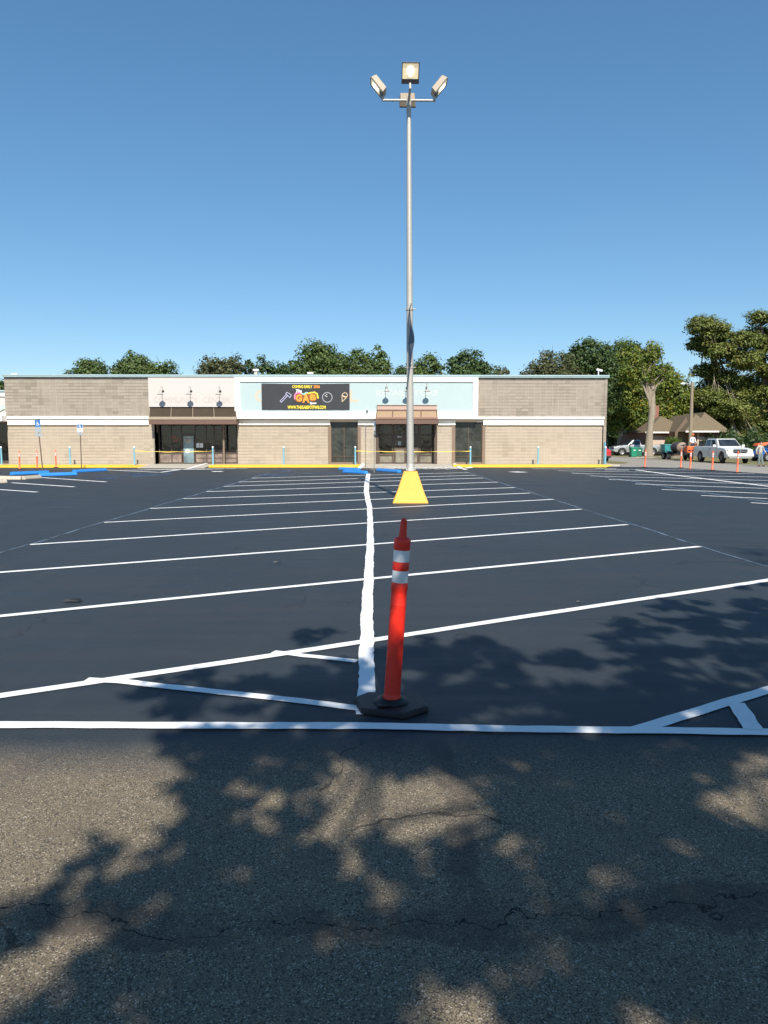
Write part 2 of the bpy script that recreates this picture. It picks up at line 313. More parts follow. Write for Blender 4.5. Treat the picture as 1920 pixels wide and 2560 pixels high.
# ------------------------------------------------------------------ mesh helpers
class M:
    def __init__(s): s.v = []; s.f = []; s.mi = []; s.sm = []
    def add(s, vs, fs, mi=0, smooth=False):
        o = len(s.v); s.v += [tuple(v) for v in vs]
        for f in fs: s.f.append([i+o for i in f]); s.mi.append(mi); s.sm.append(smooth)
        return s
    def box(s, x0, x1, y0, y1, z0, z1, mi=0):
        vs = [(x, y, z) for z in (z0, z1) for y in (y0, y1) for x in (x0, x1)]
        return s.add(vs, [(0, 2, 3, 1), (4, 5, 7, 6), (0, 1, 5, 4), (2, 6, 7, 3), (0, 4, 6, 2), (1, 3, 7, 5)], mi)
    def hexa(s, b, t, mi=0):      # prism between two polygons
        n = len(b); vs = list(b)+list(t)
        fs = [tuple(range(n))[::-1], tuple(range(n, 2*n))]+[(i, (i+1) % n, n+(i+1) % n, n+i) for i in range(n)]
        return s.add(vs, fs, mi)
    def tube(s, pts, r, n=10, mi=0, caps=True, smooth=True):
        pts = [Vector(p) for p in pts]; rs = r if isinstance(r, (list, tuple)) else [r]*len(pts)
        vs = []; up = None
        for i, p in enumerate(pts):
            d = (pts[min(i+1, len(pts)-1)]-pts[max(i-1, 0)]).normalized()
            if up is None: up = Vector((1, 0, 0)) if abs(d.x) < .8 else Vector((0, 1, 0))
            a = (up-d*up.dot(d)).normalized(); b = d.cross(a); up = a
            for k in range(n):
                t = 2*math.pi*k/n; vs.append(p+(a*math.cos(t)+b*math.sin(t))*rs[i])
        fs = [(i*n+k, i*n+(k+1) % n, (i+1)*n+(k+1) % n, (i+1)*n+k) for i in range(len(pts)-1) for k in range(n)]
        s.add(vs, fs, mi, smooth)
        if caps: s.add(vs[:n], [tuple(range(n))[::-1]], mi); s.add(vs[-n:], [tuple(range(n))], mi)
        return s
    def lathe(s, prof, n=24, c=(0, 0, 0), mi=0, smooth=True, sx=1, sy=1):
        vs = [(c[0]+r*sx*math.cos(2*math.pi*k/n), c[1]+r*sy*math.sin(2*math.pi*k/n), c[2]+z) for r, z in prof for k in range(n)]
        fs = [(i*n+k, i*n+(k+1) % n, (i+1)*n+(k+1) % n, (i+1)*n+k) for i in range(len(prof)-1) for k in range(n)]
        return s.add(vs, fs, mi, smooth)
    def ngon(s, pts, mi=0): return s.add(pts, [tuple(range(len(pts)))], mi)
    def xf(s, mat):
        s.v = [tuple(mat @ Vector(v)) for v in s.v]; return s
    def build(s, name, mats, parent=None, org=(0, 0, 0), bevel=0, seg=2, subsurf=0):
        me = bpy.data.meshes.new(name)
        ox, oy, oz = org
        me.from_pydata([(v[0]-ox, v[1]-oy, v[2]-oz) for v in s.v], [], s.f)
        if not isinstance(mats, (list, tuple)): mats = [mats]
        for m in mats: me.materials.append(MT[m] if isinstance(m, str) else m)
        me.polygons.foreach_set('material_index', s.mi); me.polygons.foreach_set('use_smooth', s.sm); me.update()
        o = bpy.data.objects.new(name, me); COL.objects.link(o)
        if parent is not None: o.parent = parent
        else: o.location = org
        if bevel:
            b = o.modifiers.new('bevel', 'BEVEL'); b.width = bevel; b.segments = seg; b.limit_method = 'ANGLE'; b.angle_limit = R(35)
        return o
def tag(o, label=None, cat=None, group=None, kind=None):
    if label: o['label'] = label
    if cat: o['category'] = cat
    if group: o['group'] = group
    if kind: o['kind'] = kind
    return o
def thing(name, loc, label, cat, group=None, rot=(0, 0, 0)):
    o = bpy.data.objects.new(name, None); COL.objects.link(o); o.location = loc; o.rotation_euler = rot; o.empty_display_size = .3
    return tag(o, label, cat, group)
def copy_tree(o, parent=None):
    c = o.copy(); COL.objects.link(c)
    if parent is not None: c.parent = parent
    for ch in [x for x in bpy.data.objects if x.parent == o]: copy_tree(ch, c)
    return c
_txt = {}
def text(mb, s, w, h, cx, cz, Y, mi=0, depth=.004, bold=.0, facing=None, scale_to='both', shear=0.):
    """letters as real faces on a plane facing -Y, box w x h centred at cx, cz"""
    key = (s, bold, shear)
    if key not in _txt:
        cu = bpy.data.curves.new('t', 'FONT'); cu.body = s; cu.extrude = 0.0; cu.offset = bold; cu.shear = shear; cu.resolution_u = 3
        ob = bpy.data.objects.new('t', cu); COL.objects.link(ob); dg = bpy.context.evaluated_depsgraph_get()
        me = bpy.data.meshes.new_from_object(ob.evaluated_get(dg))
        _txt[key] = ([tuple(v.co) for v in me.vertices], [tuple(p.vertices) for p in me.polygons])
        bpy.data.objects.remove(ob); bpy.data.curves.remove(cu); bpy.data.meshes.remove(me)
    vs, fs = _txt[key]
    x0 = min(v[0] for v in vs); x1 = max(v[0] for v in vs); y0 = min(v[1] for v in vs); y1 = max(v[1] for v in vs)
    vv = [(cx+((v[0]-x0)/(x1-x0)-.5)*w, Y, cz+((v[1]-y0)/(y1-y0)-.5)*h) for v in vs]
    mb.add(vv, fs, mi)
def wheelchair(P, w=.12):
    """strokes of the access symbol in a unit square, P maps (u, v) to a point; returns quads"""
    q = []
    def seg(a, b, ww=w):
        a = Vector((*a, 0)); b = Vector((*b, 0)); d = (b-a).normalized(); n = Vector((-d.y, d.x, 0))*ww/2; a = a-d*ww*.3; b = b+d*ww*.3
        q.append([P((a+n).x, (a+n).y), P((a-n).x, (a-n).y), P((b-n).x, (b-n).y), P((b+n).x, (b+n).y)])
    q.append([P(.42+.09*math.cos(t*math.pi/4), .90+.09*math.sin(t*math.pi/4)) for t in range(8)])
    seg((.42, .78), (.45, .42)); seg((.45, .62), (.66, .60)); seg((.45, .42), (.68, .42)); seg((.68, .42), (.80, .12)); seg((.80, .12), (.90, .14))
    pr = None
    for t in range(0, 11):
        a = R(110+t*23); p = (.42+.27*math.cos(a), .30+.27*math.sin(a))
        if pr: seg(pr, p, w*.8)
        pr = p
    return q

# ------------------------------------------------------------------ sun and sky
SUN_EL = 42.; AZ = math.atan(.115)          # sun stands behind the camera, a little to the right
sdir = Vector((math.sin(AZ)*math.cos(R(SUN_EL)), -math.cos(AZ)*math.cos(R(SUN_EL)), math.sin(R(SUN_EL))))
sl = bpy.data.lights.new('sun', 'SUN'); sl.energy = 4.9; sl.angle = R(.53); sl.color = (1., .93, .82)
so = bpy.data.objects.new('sun', sl); COL.objects.link(so); so.rotation_euler = sdir.to_track_quat('Z', 'Y').to_euler(); so.location = sdir*60
w = bpy.data.worlds.new('World'); scn.world = w; w.use_nodes = True
wn = w.node_tree.nodes; wl = w.node_tree.links; bg = wn['Background']
sky = wn.new('ShaderNodeTexSky'); sky.sky_type = 'NISHITA'; sky.sun_disc = False
sky.sun_elevation = R(SUN_EL); sky.sun_rotation = math.atan2(sdir.x, sdir.y)
sky.air_density = 1.0; sky.dust_density = .0; sky.ozone_density = 6.0; sky.altitude = 0
hs_n = wn.new('ShaderNodeHueSaturation'); hs_n.inputs['Saturation'].default_value = 1.2; hs_n.inputs['Hue'].default_value = .4955
gm_n = wn.new('ShaderNodeGamma'); gm_n.inputs['Gamma'].default_value = .78; wl.new(sky.outputs[0], gm_n.inputs['Color']); wl.new(gm_n.outputs[0], hs_n.inputs['Color']); wl.new(hs_n.outputs[0], bg.inputs[0]); bg.inputs[1].default_value = .136
scn.view_settings.view_transform = 'Standard'; scn.view_settings.look = 'None'; scn.view_settings.exposure = .45; scn.view_settings.gamma = 1.

# ------------------------------------------------------------------ ground
def sheet(name, pts, z, mat, sub=None):
    m = M(); m.ngon([(x, y, z) for x, y in pts]); o = m.build(name, mat); tag(o, kind='structure'); return o
sheet('ground', [(-700, -300), (700, -300), (700, 1200), (-700, 1200)], -.03, 'dirt')
XE = 19.6
sheet('parking_lot', [(-90, -60), (XE+1.5, -60), (XE+1.2, 28), (XE+.35, 36), (XE-.1, 40), (XE-.3, 44.5), (XE-1.6, 46.8), (15.9, 48.6), (-90, 48.6)], 0., 'lot')
sheet('street', [(XE-3.4, 47.5), (XE-1.6, 46.8-.2), (XE-.3, 44.3), (XE, 39.8), (XE+1.2, 27.8), (XE+1.5, -60), (26., -60), (25.9, 60), (25.7, 140), (20.2, 140), (20.2, 58), (18.6, 54.5), (15.6, 52.5)], .006, 'street')
sheet('lawn', [(25.9, -60), (140, -60), (140, 140), (25.7, 140), (25.9, 60)], .012, 'grass')
sheet('grass_verge', [(15.3, 52.4), (18.6, 54.4), (20.2, 58), (20.2, 140), (15.3, 140)], .010, 'grass')
m = M(); m.box(25.85, 26.05, -20, 54, -.02, .05); m.box(25.85, 26.05, 60, 120, -.02, .05); tag(m.build('street_edge', 'concrete', bevel=.02), kind='structure')
m = M(); m.ngon([(26.1, 74, .02), (34, 76.5, .02), (34, 79.5, .02), (26.1, 78.5, .02)]); tag(m.build('driveway', 'concrete'), kind='structure')

def strip(mb, pts, w, z, mi=0, wob=.006, step=.18, rag=.004):
    """painted line with a slightly ragged edge along a polyline"""
    if not callable(z): z0c = z*.45; z = lambda x, y: z0c
    far = lambda y: 1+max(0, min(1, (y-16)/14))*.75
    P = []
    for a, b in zip(pts[:-1], pts[1:]):
        a = Vector((a[0], a[1])); b = Vector((b[0], b[1])); n = max(1, int((b-a).length/step))
        for i in range(n): P.append(a.lerp(b, i/n))
    P.append(Vector((pts[-1][0], pts[-1][1])))
    ph = random.random()*9; vs = []
    for i, p in enumerate(P):
        d = (P[min(i+1, len(P)-1)]-P[max(i-1, 0)]).normalized(); nn = Vector((-d.y, d.x))
        c = p+nn*wob*(math.sin(i*.37+ph)+.6*math.sin(i*.13+2*ph))
        ww = w*far(p.y); a = c+nn*(ww/2+random.uniform(-rag, rag)); b = c-nn*(ww/2+random.uniform(-rag, rag))
        vs += [(a.x, a.y, z(a.x, a.y)), (b.x, b.y, z(b.x, b.y))]
    mb.add(vs, [(2*i, 2*i+1, 2*i+3, 2*i+2) for i in range(len(P)-1)])
def g2(px, py): p = G(px, py); return (p.x, p.y)

stall = M()
left_ends = [2.95, 5.75, 8.65, 11.55, 14.75, 17.85, 20.95, 23.9, 26.8, 29.7, 32.9]
rights = [8.62, 11.17, 14.2, 17.5, 20.55, 23.1, 25.9, 29.5, 32.9, 35.6, 38.8]
for i, (a, b) in enumerate(zip(left_ends, rights)):
    xm = -.1; t = (xm+5.35)/(5.0+5.35); ym = a+(b-a)*t+random.uniform(-.05, .05)
    strip(stall, [(-5.35, a), (xm, ym), (5.0+random.uniform(-.06, .06), b)], .105, .012, step=.35, wob=.008)
# far right block of bays
for a, b in [((1394, 1177), (1886, 1184.5)), ((1430, 1183.5), (1920, 1193)), ((1475, 1190), (1920, 1201.5)), ((1522, 1199), (1920, 1211)), ((1588, 1210), (1920, 1221.5)),
             ((1654, 1224), (1920, 1234)), ((1753, 1239), (1920, 1247)), ((1878, 1257), (2150, 1274)), ((1330, 1172), (1760, 1175))]:
    strip(stall, [g2(*a), g2(*b)], .105, .012, step=.4)
# far left bays
for a, b in [((95, 1193.5), (265, 1205)), ((30, 1207), (186, 1217.5)), ((-60, 1220), (93, 1230.5)), ((-30, 1189.5), (100, 1192))]:
    strip(stall, [g2(*a), g2(*b)], .105, .012, step=.4)
tag(stall.build('stall_lines', 'white_line'), kind='structure')
cl = M()
strip(cl, [(-.04, 4.22), (-.044, 5.0), (-.052, 7.5), (-.035, 11), (-.04, 14), (-.07, 18), (-.16, 22), (-.2, 24), (-.22, 30), (-.2, 37.4)], .112, .016, wob=.0035, step=.07, rag=.0045)
tag(cl.build('centre_line', 'white_line'), kind='structure')
nl = M()
strip(nl, [g2(-500, 1815), g2(0, 1816), g2(500, 1816.5), g2(937, 1818.5), g2(1400, 1826), g2(1920, 1833.5), g2(2400, 1842)], .095, .020, wob=.004, step=.1)
strip(nl, [g2(215, 1701), g2(300, 1704), g2(560, 1733), g2(897, 1773)], .085, .014, step=.1)
strip(nl, [g2(683, 1631), g2(760, 1641), g2(892, 1655)], .075, .014, step=.1)
strip(nl, [g2(1590, 1826), g2(1990, 1706)], .095, .014, wob=.003, step=.1)
strip(nl, [g2(1838, 1760), g2(1884, 1828)], .105, .024, wob=.002, step=.05)
tag(nl.build('front_lines', 'white_line'), kind='structure')
gl = M()
strip(gl, [(-5.42, 3), (-5.38, 20), (-5.36, 38.5)], .045, .008, wob=.02, step=.3, rag=.014)
strip(gl, [(5.06, 6), (5.05, 20), (5.02, 40)], .04, .008, wob=.02, step=.3, rag=.014)
strip(gl, [g2(1423, 1180), g2(1560, 1200), g2(1700, 1222), g2(1960, 1262)], .09, .008, wob=.02, step=.3, rag=.014)
tag(gl.build('guide_lines', 'old_line'), kind='structure')
fr = M()
strip(fr, [g2(1590, 1175), g2(1700, 1190), g2(1920, 1216), g2(2100, 1238)], .12, .016, step=.4)
strip(fr, [g2(1512, 1175), g2(1573, 1175.6)], .16, .012, step=.3); strip(fr, [g2(1488, 1171.5), g2(1542, 1172)], .16, .012, step=.3)
for a, b in (((531, 1179), (556, 1178.5)), ((1281, 1179.5), (1308, 1181))):
    p = Vector(g2(*a)); q = Vector(g2(*b)); strip(fr, [p, q], .42, .012, step=.2)
tag(fr.build('lane_marks', 'white_line'), kind='structure')
# access aisles
ac = M()
DR = lambda x, y: .006 if y < 45.55 else .036+(y-45.6)/2.7*.118
strip(ac, [g2(265, 1175), g2(400, 1181), g2(517, 1165.5)], .12, DR, step=.3)
for k in range(7):
    a = G(300+k*32, 1176-k*.3); strip(ac, [(a.x, a.y), (a.x+2.6, a.y+2.0)], .10, DR, step=.4)
strip(ac, [g2(893, 1174), g2(905, 1168), g2(912, 1163)], .14, DR, step=.3)
strip(ac, [g2(1130, 1164.5), g2(1166, 1174.5)], .12, DR, step=.3)
for k in range(8):
    a = G(925+k*27, 1173); strip(ac, [(a.x, a.y), (a.x+1.9, a.y+2.2)], .10, DR, step=.4)
tag(ac.build('aisle_lines', 'white_line'), kind='structure')
bs = M()
def ground_sym(px, py, s=1.25, rot=R(-60)):
    c = G(px, py); ca, sa = math.cos(rot), math.sin(rot)
    P = lambda u, v: (c.x+((u-.5)*ca-(v-.5)*sa)*s, c.y+((u-.5)*sa+(v-.5)*ca)*s, .012)
    for q in wheelchair(P, .11): bs.ngon(q)
for px, py in ((712, 1179), (690, 1190.5), (277, 1196), (352, 1184.5)): ground_sym(px, py)
for a, b in (((690, 1176), (860, 1174)), ((650, 1187), (905, 1181)), ((232, 1188), (400, 1189)), ((330, 1192), (430, 1184))):
    strip(bs, [g2(*a), g2(*b)], .09, .016, step=.4)
tag(bs.build('blue_marks', 'blue_line'), kind='structure')

# kerb, pavement and ramps
def kx(px): return ux(px, 46.8)
kb = M()
for a, b in ((-300, 318), (520, 899), (1134, 1517)):
    x0, x1 = kx(a), kx(b)
    e0 = x0 if a < -100 else x0+.2; e1 = x1+(.5 if b > 1500 else -.9 if b < 400 else .0)
    kb.hexa([(x0, 46.8, 0), (x1, 46.8, 0), (x1, 48.3, 0), (x0, 48.3, 0)], [(x0, 46.83, .15), (e1, 46.83, .15), (x1, 48.3, .15), (x0, 48.3, .15)])
    if b < 400: kb.hexa([(e1, 46.8, 0), (x1+1.2, 46.95, 0), (x1+1.2, 48.3, 0), (e1, 48.3, 0)], [(e1, 46.83, .149), (x1+1.2, 46.95, .012), (x1+1.2, 48.3, .10), (e1, 48.3, .149)])
tag(kb.build('kerb', 'yellow', bevel=.02), kind='structure')
pv = M(); pv.box(-60, 15.6, 48.3, 50.9, 0, .148); pv.box(15.6, 16.2, 48.3, 52, 0, .13)
for a, b in ((320, 520), (905, 1134)):
    x0, x1 = kx(a)+.9*(a < 400), kx(b)
    pv.hexa([(x0, 45.6, .0), (x1, 45.6, .0), (x1, 48.3, .0), (x0, 48.3, 0)], [(x0, 45.6, .028), (x1, 45.6, .028), (x1, 48.3, .146), (x0, 48.3, .146)])
tag(pv.build('pavement', 'concrete'), kind='structure')

# ------------------------------------------------------------------ the store building
YF = 49.0
BO = (-4.4, 49.5, 0.)
store = thing('store_building', BO, 'long low tan block store with white bands, two awnings and a pale blue sign panel', 'building')
def fx(px, Y=YF): return ux(px, Y)
def fz(py, Y=YF): return uz(py, Y)
def part(mb, name, mat, parent=store, bevel=0, label=None):
    o = mb.build(name, mat, parent, BO if parent is store or (parent.parent is store) or (parent.parent and parent.parent.parent is store) else (0, 0, 0), bevel)
    if label: o['label'] = label
    return o
ZB = .148
zt = fz(1055)
for a, b in ((20, 387), (594, 820), (902, 939), (1093, 1130), (1213, 1505)):
    m = M(); m.box(fx(a), fx(b), YF, YF+.5, 0, zt); part(m, 'lower_wall', 'block_low')
for a, b in ((18, 377), (1191, 1507)):
    m = M(); m.box(fx(a), fx(b), YF-.04, YF+.46, fz(1043), fz(944)); part(m, 'upper_wall', 'block_up', label='weathered block wall above the white bands with dark stained blocks')
m = M(); m.box(fx(1507), fx(1514), YF-.07, YF+.5, 0, fz(944)); part(m, 'corner_pier', 'block_up')
m = M(); m.box(fx(377), fx(1191), YF+.05, YF+.5, zt+.002, fz(944)); m.box(fx(20), fx(377), YF+.03, YF+.4, zt+.002, fz(1043)-.002); m.box(fx(1191), fx(1505), YF+.03, YF+.4, zt+.002, fz(1043)-.002)
part(m, 'backing_wall', 'cream')
m = M(); X0, X1 = fx(20), fx(1512)
m.box(X0, X0+.3, YF+.5, 79, 0, 5.8); m.box(X1-.3, X1, YF+.5, 79, 0, 5.8); m.box(X0+.3, X1-.3, 78.7, 79, 0, 5.8); part(m, 'side_wall', 'block_low')
m = M(); m.box(X0+.3, X1-.3, YF+.5, 78.7, 5.3, 5.6); part(m, 'roof', 'roof_top')
m = M(); m.box(fx(16), fx(1517), YF-.2, YF+.45, fz(944), fz(938)); m.box(fx(590), fx(1194), YF-.45, YF-.202, fz(943), fz(939)); m.box(fx(16), fx(1517), YF-.23, YF-.202, fz(941), fz(938)+.012)
part(m, 'coping', 'coping')
for q in ((fx(22), fx(376), YF-.16, YF-.042), (fx(1192)+.002, fx(1508), YF-.16, YF-.072), (fx(592), fx(1192), YF-.45, YF+.05)):
    m = M(); m.box(*q, fz(1048), fz(1042)); part(m, 'upper_band', 'white_trim', bevel=.01)
for a, b in ((22, 374), (596, 826), (895, 938), (1095, 1138), (1207, 1507)):
    m = M(); m.box(fx(a), fx(b), YF-.12, YF+.02, fz(1063), fz(1050.5)); part(m, 'lower_band', 'white_trim', bevel=.02)
# sign frame and panel
m = M(); zt1, zt0, zb1, zb0 = fz(943), fz(956), fz(1029), fz(1042)
xa, xb, xc, xd = fx(591), fx(605), fx(1179), fx(1192)
m.box(xa, xd, YF-.42, YF+.05, zt0, zt1); m.box(xa, xd, YF-.42, YF+.05, zb0-.002, zb1); m.box(xa, xb, YF-.42, YF+.05, zb1, zt0); m.box(xc, xd, YF-.42, YF+.05, zb1, zt0)
frame = part(m, 'sign_frame', 'white_trim', bevel=.008)
m = M(); m.box(xb, xc, YF-.34, YF+.04, zb1, zt0); panel = part(m, 'sign_panel', 'pale_blue')
m = M(); text(m, 'C', fx(669)-fx(641), fz(975)-fz(1007), fx(655), fz(991), YF-.345, bold=.03); part(m, 'faded_letter', 'ghost_cream', panel)
m = M(); text(m, 'L', fx(898)-fx(872), fz(976)-fz(1006), fx(885), fz(991), YF-.345, bold=.03); part(m, 'faded_letter', 'ghost_cream', panel)
m = M(); text(m, 'RETAIL STORE', fx(1094)-fx(940), fz(976)-fz(991), fx(1017), fz(983.5), YF-.345, bold=.035); part(m, 'retail_letters', 'ghost_white', panel)
m = M(); m.box(fx(377), fx(590), YF-.22, YF+.04, fz(1018), fz(946)); cpan = part(m, 'community_panel', 'cream')
m = M(); text(m, 'COMMUNITY', fx(499)-fx(390), fz(994)-fz(1007), fx(444.5), fz(1000.5), YF-.228, bold=.0); part(m, 'community_lettering', 'ghost', cpan)
m = M(); text(m, 'CENTER', fx(579)-fx(511), fz(994)-fz(1007), fx(545), fz(1000.5), YF-.228, bold=.0); part(m, 'community_lettering', 'ghost', cpan)
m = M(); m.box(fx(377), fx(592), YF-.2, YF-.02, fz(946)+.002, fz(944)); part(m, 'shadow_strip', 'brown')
# community awning
ya, yb = YF-.05, YF-1.0
x0, x1 = fx(378), fx(591); w0, w1 = ux(374, yb), ux(592, yb)
za = uz(1018, ya); zb = uz(1043, yb); zc = uz(1049, yb); zd = uz(1061, yb)
m = M(); m.hexa([(x0, ya, za-.03), (x1, ya, za-.03), (w1, yb+.03, zb-.03), (w0, yb+.03, zb-.03)], [(x0, ya, za), (x1, ya, za), (w1, yb+.03, zb), (w0, yb+.03, zb)])
aw = part(m, 'awning', 'dark_panel', label='dark smoked sloping awning over the community center storefront')
m = M()
for t in (0, .25, .5, .745, 1):
    a = Vector((x0+(x1-x0)*t, ya, za+.02)); b = Vector((w0+(w1-w0)*t, yb+.03, zb+.02)); m.tube([a, b], .022, 4)
m.box(w0, w1, yb-.04, yb+.06, zc, zb+.02); m.tube([(x0, ya, za+.02), (x1, ya, za+.02)], .025, 4); part(m, 'awning_rail', 'beige', aw)
m = M(); m.box(w0, w1, yb-.01, yb+.04, zd, zc-.01); m.box(w0, w1, yb+.04, YF-.02, zc-.06, zc-.02)
m.box(w0, w0+.04, yb+.04, YF-.02, zd, zc-.061); m.box(w1-.04, w1, yb+.04, YF-.02, zd, zc-.061); part(m, 'awning_fascia', 'brown', aw)
# retail awning
yb = YF-.95; yt = YF-.48
x0, x1 = ux(943, yt), ux(1091, yt); w0, w1 = ux(940.5, yb), ux(1093, yb)
z0, z1, z2, z3, z4, z5 = uz(1014.5, yt), uz(1024, yt-.05), uz(1029, yt-.1), uz(1042, yb+.12), uz(1048.5, yb), uz(1060, yb)
m = M(); m.hexa([(x0, yt+.35, z1), (x1, yt+.35, z1), (x1, yt-.08, z1), (x0, yt-.08, z1)], [(x0, yt+.35, z0), (x1, yt+.35, z0), (x1, yt, z0), (x0, yt, z0)])
aw2 = part(m, 'awning', 'brown_pink', label='brown metal mansard awning over the retail doors with four tan panels')
m = M(); m.hexa([(x0, yt+.3, z3), (x1, yt+.3, z3), (w1, yb+.12, z3), (w0, yb+.12, z3)], [(x0, yt+.3, z1-.002), (x1, yt+.3, z1-.002), (x1, yt-.03, z1-.002), (x0, yt-.03, z1-.002)])
part(m, 'awning_panel', 'tan_panel', aw2)
m = M()
for t in (0, .265, .5, .735, 1):
    a = Vector((x0+(x1-x0)*t, yt-.05, z1)); b = Vector((w0+(w1-w0)*t, yb+.10, z3)); m.tube([a, b], .03, 4)
m.box(x0, x1, yt-.10, yt-.02, z2, z1-.004); m.box(x0-.02, x1+.02, yt-.03, yt+.35, z0, z0+.05); part(m, 'awning_rib', 'brown', aw2)
m = M(); m.box(w0-.03, w1+.03, yb-.06, yb+.16, z4+.01, z3-.004); part(m, 'awning_ledge', 'brown_pink', aw2, bevel=.02)
m = M(); m.box(w0-.05, w1+.05, yb-.02, yb+.05, z5, z4); m.box(w0-.05, w1+.05, yb+.05, YF-.02, z4-.08, z4-.02); m.box(w0-.05, w0, yb+.05, YF-.02, z5, z4-.081); m.box(w1, w1+.05, yb+.05, YF-.02, z5, z4-.081)
part(m, 'awning_fascia', 'brown', aw2)
# community storefront
YS = YF+.8
def sx(px): return ux(px, YS)
def sz(py): return uz(py, YS)
top = fz(1050)+.1
m = M(); m.box(fx(384), fx(387), YF-.02, YS, 0, fz(1082)); m.box(fx(387)-.3, fx(387), YF+.02, YS+.2, 0, top); part(m, 'stone_return', 'stone', label='rough grey stone side of the community center recess')
for a, b in ((384, 596), (937, 1095)): m = M(); m.box(fx(a), fx(b), YF+.01, YS+.3, sz(1058), sz(1058)+.08); part(m, 'soffit', 'brown')
m = M()
ver = [398.5, 429, 454, 488.5, 516, 536, 556.5, 560.5, 592]
for v in ver: m.box(sx(v)-.03, sx(v)+.03, YS-.03, YS+.07, ZB, top)
m.box(sx(398), sx(594), YS-.034, YS+.066, sz(1134), sz(1131)); m.box(sx(398), sx(594), YS-.026, YS+.06, ZB, ZB+.1)
m.box(sx(454), sx(488), YS-.04, YS+.05, sz(1087), sz(1084))
sf = part(m, 'storefront_frame', 'bronze', label='dark bronze frame of the community center storefront')
m = M(); m.box(sx(398), sx(594), YS+.01, YS+.03, sz(1131), top); part(m, 'window_glass', 'glass', sf)
for a, b in ((398, 429), (429, 455), (488, 516), (516, 556), (560, 594)): m = M(); m.box(sx(a)+.001, sx(b), YS+.01, YS+.03, ZB, sz(1133)); part(m, 'low_pane', 'low_pane', sf)
m = M()
for k in range(6):
    a = sx(492+k*17); m.hexa([(a, YS-.001, sz(1146)), (a+.45, YS-.001, sz(1146.6)), (a+.45, YS+.009, sz(1146.6)), (a, YS+.009, sz(1146))], [(a, YS-.001, sz(1144)), (a+.45, YS-.001, sz(1144.4)), (a+.45, YS+.009, sz(1144.4)), (a, YS+.009, sz(1144))])
part(m, 'dark_strip', 'bronze', sf)
m = M(); m.box(fx(556.3), fx(560.3), YF+.1, YF+.28, ZB, top); part(m, 'entry_post', 'jamb')
m = M(); m.box(sx(457), sx(486.5), YS-.07, YS-.036, ZB+.02, sz(1088)); dr = part(m, 'door', 'bronze', label='community center door with pale blue glass and posted lettering')
m = M(); m.box(sx(459.5), sx(484.5), YS-.085, YS-.071, sz(1157), sz(1090)); part(m, 'door_glass', 'door_blue', dr)
for s, pw, py, ph in (('101-B', 11, 1093, 3.2), ('COMMUNITY', 21, 1100.5, 3.2), ('CENTER', 15, 1103.7, 2.8), ('OFFICE', 13, 1107, 2.4)):
    m = M(); text(m, s, pw/37, ph/37, sx(471.5), sz(py), YS-.088, bold=.03); part(m, 'door_lettering', 'b_tan', dr)
m = M()
for k in range(16):
    a0, a1 = k*math.pi/8, (k+1)*math.pi/8; cx, cz = sx(469.5), sz(1127.5)
    m.add([(cx+r*math.cos(a), YS-.092, cz+r*math.sin(a)) for r, a in ((.14, a0), (.14, a1), (.085, a1), (.085, a0))], [(0, 1, 2, 3)])
m.box(cx-.09, cx+.09, YS-.094, YS-.090, cz-.02, cz+.02); part(m, 'door_roundel', 'white_cap', dr)
for a in (490.5, 499.5): m = M(); m.box(sx(a), sx(a+8), YS-.01, YS+.008, sz(1119), sz(1108)); part(m, 'posted_notice', 'paper', sf)
m = M(); m.box(sx(428), sx(453), YS-.004, YS+.008, sz(1098), sz(1096)); m.box(sx(428), sx(441), YS-.004, YS+.008, sz(1093.5), sz(1090.5)); m.box(sx(434), sx(446), YS-.004, YS+.008, sz(1104), sz(1102)); part(m, 'red_window_print', plain('red_window_print', (.32, .09, .07), .5), sf)
# retail storefront
for a, b in ((939, 946.5), (1085.5, 1093)): m = M(); m.box(fx(a), fx(b), YF-.02, YS-.1, ZB, top); part(m, 'door_jamb', 'bronze')
m = M()
for v in (948, 981, 985, 1014, 1018, 1046, 1050, 1080): m.box(sx(v)-.035, sx(v)+.035, YS-.03, YS+.07, ZB, top)
m.box(sx(944), sx(1090), YS-.034, YS+.064, sz(1090), sz(1085)); m.box(sx(944), sx(1090), YS-.026, YS+.06, ZB, ZB+.09)
m.box(sx(948), sx(983), YS-.038, YS+.05, sz(1139), sz(1136)); m.box(sx(1048), sx(1080), YS-.038, YS+.05, sz(1139), sz(1136))
rf = part(m, 'storefront_frame', 'bronze', label='dark bronze frame around the retail double doors')
m = M(); m.box(sx(944), sx(1090), YS+.01, YS+.03, sz(1133), top); part(m, 'window_glass', 'glass', rf)
for a, b in ((944, 984), (1048, 1090)): m = M(); m.box(sx(a), sx(b), YS+.012, YS+.03, ZB, sz(1134)); part(m, 'low_pane', 'low_pane_grey', rf)
